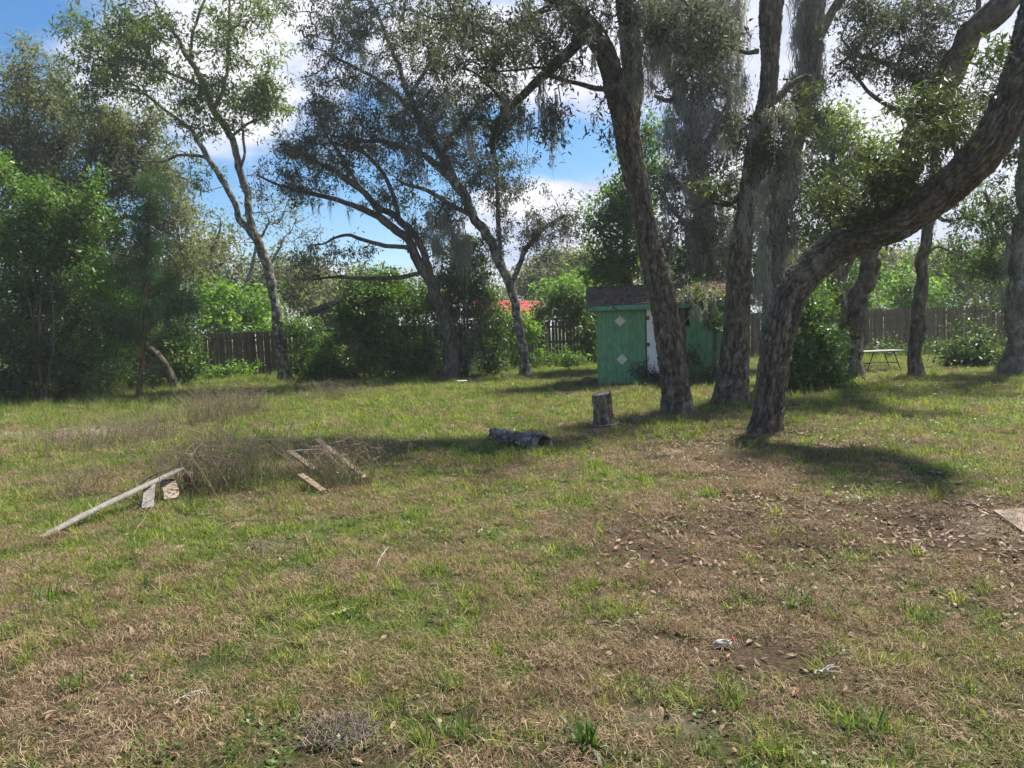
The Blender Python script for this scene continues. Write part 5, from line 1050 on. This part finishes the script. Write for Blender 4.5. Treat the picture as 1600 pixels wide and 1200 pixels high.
# hollow rotten log
l0 = gnd(772, 694); l1 = gnd(852, 706); lc = (l0+l1)/2; dirv = l1-l0; L_ = np.linalg.norm(dirv)+0.04; ang = math.atan2(dirv[1], dirv[0])
lg = thing('hollow_log', 'short rotten hollow log lying on the lawn left of the stump', 'log', tuple(lc), ang)
n = 40; sides = 56; xx = np.linspace(-L_/2, L_/2, n); tt = (xx+L_/2)/L_
R = 0.118-0.03*np.sin(tt*3.14)+0.02*tt; C = np.stack([xx, 0.03*np.sin(tt*5), 0.075+0*xx+R*0.3], 1)
th = np.arange(sides)*2*math.pi/sides; dsp = bark_disp(C, R, sides, 33, 0.03, freq=14, stretch=0.35); EST = LAST_E.copy()
T_, A_, B_ = frames(C); r = R[:, None]+dsp
Vo = C[:, None]+r[..., None]*(A_[:, None]*np.cos(th)[None, :, None]+B_[:, None]*np.sin(th)[None, :, None])
# ragged mouth at both ends
rag = (vnoise(np.stack([np.cos(th)*2+5, np.sin(th)*2+5, th*0], 1), 5)-0.5)*0.09; Vo[-1, :, 0] += rag; Vo[0, :, 0] += rag[::-1]*0.6
Vi = C[:, None]+(r[..., None]*0.74)*(A_[:, None]*np.cos(th)[None, :, None]+B_[:, None]*np.sin(th)[None, :, None]); Vi[-1, :, 0] = Vo[-1, :, 0]; Vi[0, :, 0] = Vo[0, :, 0]
mb = MB(); i = (np.arange(n-1)[:, None]*sides+np.arange(sides)[None]); j = (np.arange(n-1)[:, None]*sides+(np.arange(sides)[None]+1) % sides); q = np.stack([i, j, j+sides, i+sides], -1).reshape(-1, 4)
a = np.arange(sides); b = (a+1) % sides; o2 = n*sides; e = (n-1)*sides
mb.add(np.concatenate([Vo.reshape(-1, 3), Vi.reshape(-1, 3)]), np.concatenate([q, q[:, ::-1]+o2, np.stack([a+e, b+e, b+e+o2, a+e+o2], 1), np.stack([b, a, a+o2, b+o2], 1)]))
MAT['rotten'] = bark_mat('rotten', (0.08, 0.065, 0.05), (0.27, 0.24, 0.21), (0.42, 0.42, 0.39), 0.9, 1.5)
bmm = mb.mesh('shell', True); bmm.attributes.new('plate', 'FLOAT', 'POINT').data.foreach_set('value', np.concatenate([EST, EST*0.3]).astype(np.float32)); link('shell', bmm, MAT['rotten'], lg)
mb = MB()
for k in range(7):
    a0 = ro.uniform(0.5, 2.6); x0 = ro.uniform(-0.2, 0.1); P = [(x0, 0.09*math.cos(a0), 0.10+0.09*math.sin(a0)), (x0+0.15, 0.1*math.cos(a0+0.2), 0.11+0.095*math.sin(a0+.2)), (x0+0.3, 0.12*math.cos(a0+0.3), 0.1+0.12*math.sin(a0+.3))]
    C2 = catmull(P, 8); tube(mb, C2, np.full(8, 0.006), 4)
link('root_strands', mb.mesh('root_strands', True), MAT['dry_twig'], lg, kind='stuff')

def rock(name, label, cat, p, rx, ry, rz, seed, mat):
    th = np.linspace(0, math.pi, 12); ph = np.linspace(0, 2*math.pi, 20, endpoint=False); V = []
    for a in th:
        for b in ph: V.append((math.sin(a)*math.cos(b), math.sin(a)*math.sin(b), math.cos(a)))
    V = np.array(V); d = 0.75+0.5*fbm(V*1.3+seed, seed, 3); V = V*d[:, None]*np.array([rx, ry, rz])
    Q = [(i*20+j, (i+1)*20+j, (i+1)*20+(j+1) % 20, i*20+(j+1) % 20) for i in range(11) for j in range(20)]
    mb = MB(); mb.add(V, Q); o = link(name, mb.mesh(name, True), mat, loc=(p[0], p[1], p[2]+rz*0.35)); tag(o, label, cat); return o
MAT['red_stone'] = plain_mat('red_stone', (0.12, 0.075, 0.055), (0.24, 0.16, 0.12), 9, None, 0.9, 0.5)
MAT['grey_stone'] = plain_mat('grey_stone', (0.3, 0.3, 0.29), (0.55, 0.55, 0.53), 14, None, 0.9, 0.4)
MAT['slab'] = plain_mat('slab', (0.17, 0.13, 0.11), (0.3, 0.24, 0.2), 7, None, 0.9, 0.3, spots=(0.12, 0.09, 0.075), spot_rng=(0.5, 0.6))
p = gnd(919, 600); rock('brown_rock', 'rounded brown rock in the grass left of the shed corner', 'rock', p, 0.22, 0.17, 0.13, 3, MAT['red_stone'])
p = gnd(722, 602); pv = thing('paving_stone', 'small pale flat stone block alone in the grass below the hedge', 'stone', tuple(p), 0.2)
mb = MB(); box(mb, -0.15, 0.15, -0.12, 0.12, 0.08, 0.145, 0.012); link('cap', mb.mesh('cap'), MAT['grey_stone'], pv)
mb = MB(); box(mb, -0.1, 0.11, -0.09, 0.09, -0.02, 0.078, 0.012); link('block', mb.mesh('block'), MAT['old_wood'], pv)
# slab at right edge
c0, c1, c2, c3 = gnd(1552, 808), gnd(1640, 800), gnd(1760, 860), gnd(1612, 852)
cc = (c0+c1+c2+c3)/4
mb = MB(); q = [c0-cc, c3-cc, c2-cc, c1-cc]; V = [(v[0], v[1], -0.03) for v in q]+[(v[0], v[1], 0.035) for v in q]; mb.add(V, BOXF)
tag(link('stone_slab', mb.mesh('stone_slab'), MAT['slab'], loc=tuple(cc)), 'flat brown slab half buried in dead leaves at the right edge', 'slab')
# folding table
tb = at(1373, 582, 20.6); tb[2] = float(hgt(tb[0], tb[1])[0])
table = thing('small_table', 'low table with a thin pale top and splayed dark legs under the right fence', 'table', tuple(tb), math.radians(4))
MAT['table_top'] = plain_mat('table_top', (0.2, 0.21, 0.185), (0.34, 0.35, 0.32), 6, None, 0.6, 0.1)
MAT['dark_metal'] = plain_mat('dark_metal', (0.035, 0.033, 0.03), (0.08, 0.07, 0.06), 20, None, 0.6, 0.1, metal=0.3)
mb = MB(); box(mb, -0.6, 0.6, -0.3, 0.3, 0.585, 0.615, 0.008); link('table_top', mb.mesh('table_top'), MAT['table_top'], table)
for sx in (-1, 1):
    for sy in (-1, 1):
        mb = MB(); tube(mb, [(sx*0.30, sy*0.24, 0.582), (sx*0.40, sy*0.25, 0.3), (sx*0.52, sy*0.26, 0.0)], [0.014]*3, 8); link('leg', mb.mesh('leg', True), MAT['dark_metal'], table)
mb = MB(); tube(mb, [(-0.40, 0, 0.25), (0, 0, 0.27), (0.40, 0, 0.25)], [0.01]*3, 6)
for sx in (-1, 1): tube(mb, [(sx*0.42, -0.25, 0.25), (sx*0.42, 0, 0.25), (sx*0.42, 0.25, 0.25)], [0.01]*3, 6)
link('brace', mb.mesh('brace', True), MAT['dark_metal'], table)

# ------------------------------------------------------------------ loose boards
def board(label, pa, pb, w, t, mat, warp=0.01, roll=0.0, name='board', cat='board'):
    pa = np.array(pa); pb = np.array(pb); c = (pa+pb)/2; d = pb-pa; Ln = np.linalg.norm(d); d /= Ln
    s = np.cross(d, (0, 0, 1)); s /= np.linalg.norm(s); u = np.cross(s, d); s, u = s*math.cos(roll)+u*math.sin(roll), u*math.cos(roll)-s*math.sin(roll)
    n = 14; V = []
    for k in range(n):
        f = k/(n-1); q = d*Ln*(f-0.5) + u*warp*math.sin(f*3.14*1.5) + s*warp*0.8*math.sin(f*4)
        j = 1+0.04*ro.normal(); b = min(0.004, t*0.3)
        V += [q-s*w/2*j+u*b, q-s*(w/2*j-b)+0*u, q+s*(w/2*j-b), q+s*w/2*j+u*b, q+s*w/2*j+u*(t-b), q+s*(w/2*j-b)+u*t, q-s*(w/2*j-b)+u*t, q-s*w/2*j+u*(t-b)]
    Q = []
    for k in range(n-1):
        for e in range(8): Q.append((k*8+e, (k+1)*8+e, (k+1)*8+(e+1) % 8, k*8+(e+1) % 8))
    mb = MB(); mb.add(V, Q); mb.f.setdefault(8, []).append(np.array([[7, 6, 5, 4, 3, 2, 1, 0][::-1], [(n-1)*8+e for e in range(8)][::-1]]))
    o = link(name, mb.mesh(name), MAT[mat] if isinstance(mat, str) else mat, loc=tuple(c)); tag(o, label, cat); return o
def lift(px, py, z):
    d = ray(px, py); k = (z-EYE)/d[2]; return np.array([0, 0, EYE])+d*k
MAT['board_grey'] = plain_mat('board_grey', (0.13, 0.12, 0.108), (0.34, 0.32, 0.295), 3.5, (14, 14, 14), 0.9, 0.5, spots=(0.14, 0.13, 0.12), spot_rng=(0.56, 0.68), spot_scale=22)
MAT['board_tan'] = plain_mat('board_tan', (0.14, 0.105, 0.065), (0.31, 0.24, 0.155), 18, None, 0.85, 0.5, spots=(0.11, 0.1, 0.07), spot_rng=(0.55, 0.66), spot_scale=14)
MAT['red_brick'] = plain_mat('red_brick', (0.2, 0.09, 0.065), (0.36, 0.18, 0.14), 18, None, 0.95, 0.5, spots=(0.3, 0.25, 0.2), spot_rng=(0.55, 0.62), spot_scale=12)
MAT['flaky'] = plain_mat('flaky', (0.22, 0.17, 0.12), (0.48, 0.4, 0.3), 20, None, 0.95, 0.6, spots=(0.07, 0.06, 0.05), spot_rng=(0.5, 0.6), spot_scale=25)
board('long weathered grey board sloping down to the lawn from the rubbish heap', lift(62, 843, 0.03), lift(283, 733, 0.28), 0.105, 0.024, 'board_grey', 0.008, 0.15)
board('dark thin strip of wood lying just behind the long grey board', lift(218, 757, 0.16), lift(272, 727, 0.30), 0.05, 0.014, 'old_wood', 0.02)
board('short grey-white board end propped under the long grey board', lift(231, 796, 0.03), lift(234, 760, 0.20), 0.10, 0.03, 'board_grey', 0.0)
board('flaking crumbled piece of panel right of the propped board end', lift(268, 783, 0.04), lift(262, 752, 0.18), 0.14, 0.035, 'flaky', 0.01)
rock('brick_chunk', 'crumbled reddish brick chunk at the top of the rubbish heap', 'brick', lift(298, 752, 0.10), 0.085, 0.07, 0.085, 8, MAT['red_brick'])
board('longest tan slat of the broken pallet, sloping down to the right', lift(495, 688, 0.38), lift(571, 748, 0.06), 0.075, 0.022, 'board_tan', 0.005)
board('short tan slat of the broken pallet, upper left one', lift(452, 706, 0.28), lift(492, 735, 0.14), 0.08, 0.022, 'board_tan', 0.0)
board('short tan slat of the broken pallet, lowest one', lift(469, 743, 0.18), lift(505, 769, 0.05), 0.08, 0.022, 'board_tan', 0.0)
board('whitish grey stringer board lying behind the tan slats', lift(460, 708, 0.20), lift(512, 705, 0.20), 0.05, 0.035, 'board_grey', 0.0)
board('dark grey rail sticking out behind the longest tan slat', lift(486, 702, 0.22), lift(540, 690, 0.22), 0.035, 0.03, 'old_wood', 0.0)
board('thin yellow pole leaning on the dark side of the shed', at(1062, 511, 18.0), at(1084, 490, 18.3), 0.025, 0.025, 'board_tan', 0.0, name='pole', cat='pole')

# ------------------------------------------------------------------ sticks, bark pieces, weeds
def stick(label, pts, r, mat='board_grey', name='stick', cat='stick', forks=2, z=0.02):
    P = np.array([gnd(a, b) for a, b in pts]); c = P.mean(0); P = P-c; P[:, 2] = z+0.01*np.arange(len(P)) % 0.03
    mb = MB(); C = catmull(P, 18); C += (np.stack([fbm(np.stack([np.arange(18)*0.6+i*7, np.zeros(18), np.zeros(18)], 1), 3+i, 2) for i in range(3)], 1)-0.5)*0.03
    C[:, 2] = np.maximum(C[:, 2], 0.01); tube(mb, C, np.linspace(r, r*0.5, 18)*(1+0.2*ro.normal(size=18)), 6)
    for k in range(forks):
        i = ro.integers(4, 14); d = C[i+1]-C[i]; d /= np.linalg.norm(d); s = np.array([-d[1], d[0], 0.3])*ro.choice([-1, 1]); e = C[i]+(d+s)*ro.uniform(0.03, 0.09); e[2] = abs(e[2])+0.01
        tube(mb, [C[i], (C[i]+e)/2+[0, 0, 0.01], e], [r*0.5, r*0.4, r*0.25], 5)
    o = link(name, mb.mesh(name, True), MAT[mat], loc=tuple(c)); tag(o, label, cat); return o
MAT['lichen_stick'] = plain_mat('lichen_stick', (0.22, 0.22, 0.19), (0.44, 0.44, 0.39), 40, None, 0.9, 0.4)
MAT['moss_stick'] = plain_mat('moss_stick', (0.22, 0.25, 0.07), (0.4, 0.42, 0.16), 40, None, 0.9, 0.4)
stick('crooked whitish stick standing out in the lawn below the broken pallet', [(587, 898), (594, 884), (605, 870), (612, 867), (622, 869)], 0.006, 'lichen_stick')
stick('pale lichen-covered stick near the bottom left corner', [(272, 1118), (290, 1107), (305, 1105), (325, 1101)], 0.006, 'lichen_stick', forks=3)
stick('yellow-green mossy stick in the grass left of centre', [(518, 977), (535, 973), (552, 970)], 0.008, 'moss_stick', forks=0)
stick('thin straight pale stick leaning by the rubbish heap', [(206, 842), (222, 822), (244, 790)], 0.005, 'board_tan', forks=0)
stick('forked dry twig lying beside the brown slab', [(1578, 812), (1590, 800), (1600, 795), (1612, 790)], 0.006, 'board_tan', forks=3)
stick('thin brown twig on the leaf litter at the right', [(1430, 790), (1440, 770), (1428, 755)], 0.004, 'board_tan')
stick('curved white twig at the lower right among dry grass', [(1270, 1062), (1290, 1058), (1308, 1058)], 0.007, 'lichen_stick')
def curl_bark(label, px, py, s, mat, rz):
    p = gnd(px, py); mb = MB(); n = 9; V = []
    for i in range(n):
        f = i/(n-1); w = s*0.35*(0.5+math.sin(f*3.14)*0.6)
        for k in range(5):
            g = (k/4-0.5)*2; V.append((s*(f-0.5), w*g+0.01*ro.normal(), 0.015+0.05*g*g*s*3+0.04*abs(f-0.5)*s*4+0.002*ro.normal()))
    Q = [(i*5+k, i*5+k+1, (i+1)*5+k+1, (i+1)*5+k) for i in range(n-1) for k in range(4)]
    mb.add(V, Q); o = link('bark_piece', mb.mesh('bark_piece', True), MAT[mat], loc=tuple(p)); o.rotation_euler = (0, 0, rz)
    sol = o.modifiers.new('thick', 'SOLIDIFY'); sol.thickness = 0.006; tag(o, label, 'bark'); return o
curl_bark('curled tan bark piece in the right part of the lawn', 1486, 760, 0.16, 'board_tan', 0.1)
curl_bark('small curled grey bark piece up-left of the tan one', 1462, 744, 0.12, 'board_grey', 1.0)
curl_bark('brown curled bark in front of the dry brush by the pallet', 447, 770, 0.12, 'board_tan', 0.5)
MAT['red_wrap'] = plain_mat('red_wrap', (0.5, 0.05, 0.05), (0.62, 0.1, 0.09), 30, None, 0.4, 0.3)
MAT['foil'] = plain_mat('foil', (0.22, 0.22, 0.21), (0.42, 0.42, 0.4), 30, None, 0.5, 0.6)
p = gnd(1135, 1016); lt = thing('litter_scrap', 'crumpled grey-white scrap with a red end in the lower right grass', 'litter', tuple(p))
for nm, x, sx, sy, sz, mt in (('crumpled_sheet', -0.015, 0.045, 0.02, 0.018, 'foil'), ('red_end', 0.042, 0.012, 0.012, 0.014, 'red_wrap')):
    V = []; th_ = np.linspace(0, math.pi, 9); ph_ = np.linspace(0, 2*math.pi, 14, endpoint=False)
    for a in th_:
        for b in ph_: V.append((math.sin(a)*math.cos(b), math.sin(a)*math.sin(b), math.cos(a)))
    V = np.array(V); V = V*(0.7+0.6*vnoise(V*2.5+9, 4))[:, None]*np.array([sx, sy, sz])+np.array([x, 0.01 if nm == 'red_end' else 0, sz+0.01+(0.012 if nm == 'red_end' else 0)])
    mb = MB(); mb.add(V, [(i*14+j, (i+1)*14+j, (i+1)*14+(j+1) % 14, i*14+(j+1) % 14) for i in range(8) for j in range(14)]); link(nm, mb.mesh(nm), MAT[mt], lt)

def dry_weed(name, label, px, py, w, h, n, seed, mat='dry_twig', leafy=0, D=None):
    r = np.random.default_rng(seed); p = gnd(px, py); V = []; Q = []; T = []; mb = MB()
    for k in range(n):
        b = np.array([r.normal()*w*0.45, r.normal()*w*0.3, -0.01]); az = r.random()*6.28; ln = h*r.uniform(0.4, 1.1); lean = r.uniform(0.05, 0.65)
        d = np.array([math.cos(az)*lean, math.sin(az)*lean, 1.0]); d /= np.linalg.norm(d); m1 = b+d*ln*0.5+r.normal(size=3)*0.03; e = b+d*ln+np.array([math.cos(az), math.sin(az), -0.3])*ln*0.2*r.random()+r.normal(size=3)*0.03
        m1[2] = abs(m1[2]); e[2] = abs(e[2]); rr = r.uniform(0.002, 0.0052)
        tube(mb, catmull([b, m1, e], 5), np.linspace(rr, rr*0.4, 5), 3, caps=False)
        for q in range(r.integers(2, 5)):
            f = r.uniform(0.3, 0.95); s = m1*(1-f)+e*f; v = r.normal(size=3)+np.array([0, 0, 0.5]); v /= np.linalg.norm(v); t2 = s+v*ln*r.uniform(0.12, 0.4); t2[2] = abs(t2[2])
            tube(mb, [s, (s+t2)/2+r.normal(size=3)*0.01, t2], [rr*0.6, rr*0.5, rr*0.3], 3, caps=False)
    root = thing(name, label, 'weed', tuple(p)); link('stems', mb.mesh('stems', True), MAT[mat], root, kind='stuff')
    if leafy:
        cen = np.stack([r.normal(size=leafy)*w*0.45, r.normal(size=leafy)*w*0.3, np.abs(r.normal(size=leafy))*h*0.35], 1)
        link('leaves', leaves_mesh('leaves', cen, r, 0.032, 0.35, 0.06, 6), MAT['vine_leaf'], root, kind='stuff')
    return root
dry_weed('dry_brush', 'dense grey-brown dry brush between the rubbish heap and the broken pallet', 355, 765, 0.85, 0.75, 260, 1, leafy=260)
dry_weed('dry_brush', 'dry brown brush tangled round the broken pallet slats', 530, 762, 0.45, 0.55, 150, 2, leafy=130)
dry_weed('dry_brush', 'thin dry brush right of the broken pallet', 575, 725, 0.4, 0.42, 90, 3, leafy=90)
dry_weed('dry_brush', 'low wide patch of dead brown brush before the bare sand on the left', 130, 705, 1.2, 0.45, 260, 4, leafy=70)
dry_weed('dry_brush', 'dead brown brush right of the sand patch, upper left of the long board', 225, 690, 0.6, 0.5, 150, 5, leafy=30)
dry_weed('dry_brush', 'tall rusty-brown dead weeds in the sunny grass below the left fence', 330, 665, 0.8, 0.75, 240, 6)
dry_weed('dry_brush', 'rusty-brown dead weeds next to the tall rusty ones, nearer the lichen trunk', 385, 650, 0.6, 0.65, 170, 7)
dry_weed('dry_brush', 'brown dead weed patch in the grass right of the lichen trunk', 515, 625, 1.0, 0.5, 200, 8)
dry_weed('dry_brush', 'sparse dark dry twigs in the green grass above the long board', 125, 775, 0.4, 0.35, 70, 9)
dry_weed('dry_brush', 'loose tangle of grey twigs in the lawn below the rubbish heap', 430, 870, 0.4, 0.12, 60, 10)
def tuft(label, px, py, n, w, l0, l1, seed, mat='grass', bw=0.006, lean=0.7):
    r = np.random.default_rng(seed); p = gnd(px, py); V, Q, T = blades(r, n, w, l0, l1, bw, lean, 4, 0.6)
    o = link('grass_tuft', mesh_poly('grass_tuft', V, Q+[T]), MAT[mat], loc=tuple(p)); tag(o, label, 'grass tuft', 'upright grass tufts in the lawn'); return o
MAT['grass_tuft'] = leaf_mat('grass_tuft', [(0.05, 0.10, 0.018), (0.085, 0.15, 0.028), (0.17, 0.20, 0.05)], 0.45, 0.45, 1.5)
MAT['dark_tuft'] = leaf_mat('dark_tuft', [(0.03, 0.075, 0.02), (0.05, 0.11, 0.028), (0.08, 0.14, 0.04)], 0.4, 0.4, 1.4)
for args in [('grass tuft with yellowed blades, centre of three tufts at the lower right', 1248, 952, 70, 0.09, 0.07, 0.16, 1), ('dark green grass tuft left of the yellowed one at the lower right', 1175, 948, 60, 0.08, 0.06, 0.14, 2),
             ('wide grass tuft at the far right of the row of tufts', 1432, 972, 80, 0.10, 0.07, 0.15, 3), ('thin grass tuft second from the right in the row of tufts', 1312, 955, 40, 0.08, 0.06, 0.13, 4),
             ('bright grass tuft above the row of tufts, beside leaf litter', 1325, 850, 40, 0.09, 0.05, 0.11, 5), ('grass tuft at the bottom right corner', 1358, 1150, 60, 0.07, 0.08, 0.17, 6),
             ('slim grass tuft standing on brown litter below the row of tufts', 1140, 1110, 45, 0.05, 0.08, 0.17, 7), ('grass tuft at the lower left with long arched blades', 70, 945, 60, 0.09, 0.08, 0.17, 8),
             ('grass tuft in front of the rubbish heap', 215, 862, 60, 0.10, 0.08, 0.2, 9), ('bright tuft of grass between the long board and the dry brush', 290, 800, 50, 0.12, 0.08, 0.2, 10),
             ('small tuft by the pale lichen-covered stick', 120, 1085, 45, 0.06, 0.07, 0.14, 11), ('upright tuft in the bottom middle lawn', 715, 1160, 45, 0.07, 0.07, 0.15, 12)]:
    tuft(*args, mat='grass_tuft')
tuft('dark green broad-bladed plant at the bottom edge right of centre', 920, 1178, 26, 0.03, 0.09, 0.17, 20, mat='dark_tuft', bw=0.016, lean=0.8)
tuft('rosette of broad green leaves at the lower left', 228, 926, 9, 0.02, 0.06, 0.11, 21, mat='dark_tuft', bw=0.022, lean=1.1)
for k, (px, py, lb) in enumerate([(575, 600, 'tall bent dry grass stalk in front of the dark hedge'), (563, 590, 'slimmer dry grass stalk left of the tall bent one')]):
    p = gnd(px, py); hh = 1.2-0.35*k; mb = MB(); C = catmull([(0, 0, -0.02), (0.02, 0, hh*0.5), (0.10-0.25*k, 0, hh*0.9), (0.36-0.6*k, 0, hh)], 14); tube(mb, C, np.linspace(0.008, 0.004, 14), 4)
    tag(link('dry_stalk', mb.mesh('dry_stalk', True), MAT['straw'], loc=tuple(p)), lb, 'dry stalk')
rng_m = np.random.default_rng(4)
MAT['dead_moss'] = plain_mat('dead_moss', (0.11, 0.095, 0.075), (0.22, 0.195, 0.16), 9, bump=0)
for lb, px, py, rad, n in [('grey fuzzy clump of fallen moss at the bottom left of centre', 530, 1162, 0.10, 300), ('small grey clump of fallen moss in the lawn right of the log', 1022, 720, 0.10, 160)]:
    p = gnd(px, py); mb = MB()
    for k in range(n):
        a = rng_m.random()*6.28; r_ = rad*math.sqrt(rng_m.random()); q = np.array([r_*math.cos(a)*1.5, r_*math.sin(a), rng_m.random()*rad*0.35]); C = np.stack([q+rng_m.normal(size=3)*0.015*i for i in range(4)]); C[:, 2] = np.abs(C[:, 2])
        tube(mb, C, np.full(4, 0.0011), 3, caps=False)
    tag(link('fallen_moss', mb.mesh('fallen_moss'), MAT['dead_moss'], loc=tuple(p)), lb, 'moss clump')

# ------------------------------------------------------------------ thin volume added mainly to imitate the lens's veiling glare
m, t, out = newmat('veil_haze_mat'); pv_ = N(t, 'ShaderNodeVolumePrincipled'); pv_.inputs['Color'].default_value = (0.86, 0.92, 1.0, 1); pv_.inputs['Density'].default_value = VEIL_HAZE; pv_.inputs['Anisotropy'].default_value = 0.35
L(t, pv_.outputs[0], out.inputs['Volume'])
mb = MB(); box(mb, -950, 950, -320, 1550, -1.2, 20); link('veil_haze', mb.mesh('veil_haze'), m, kind='stuff')
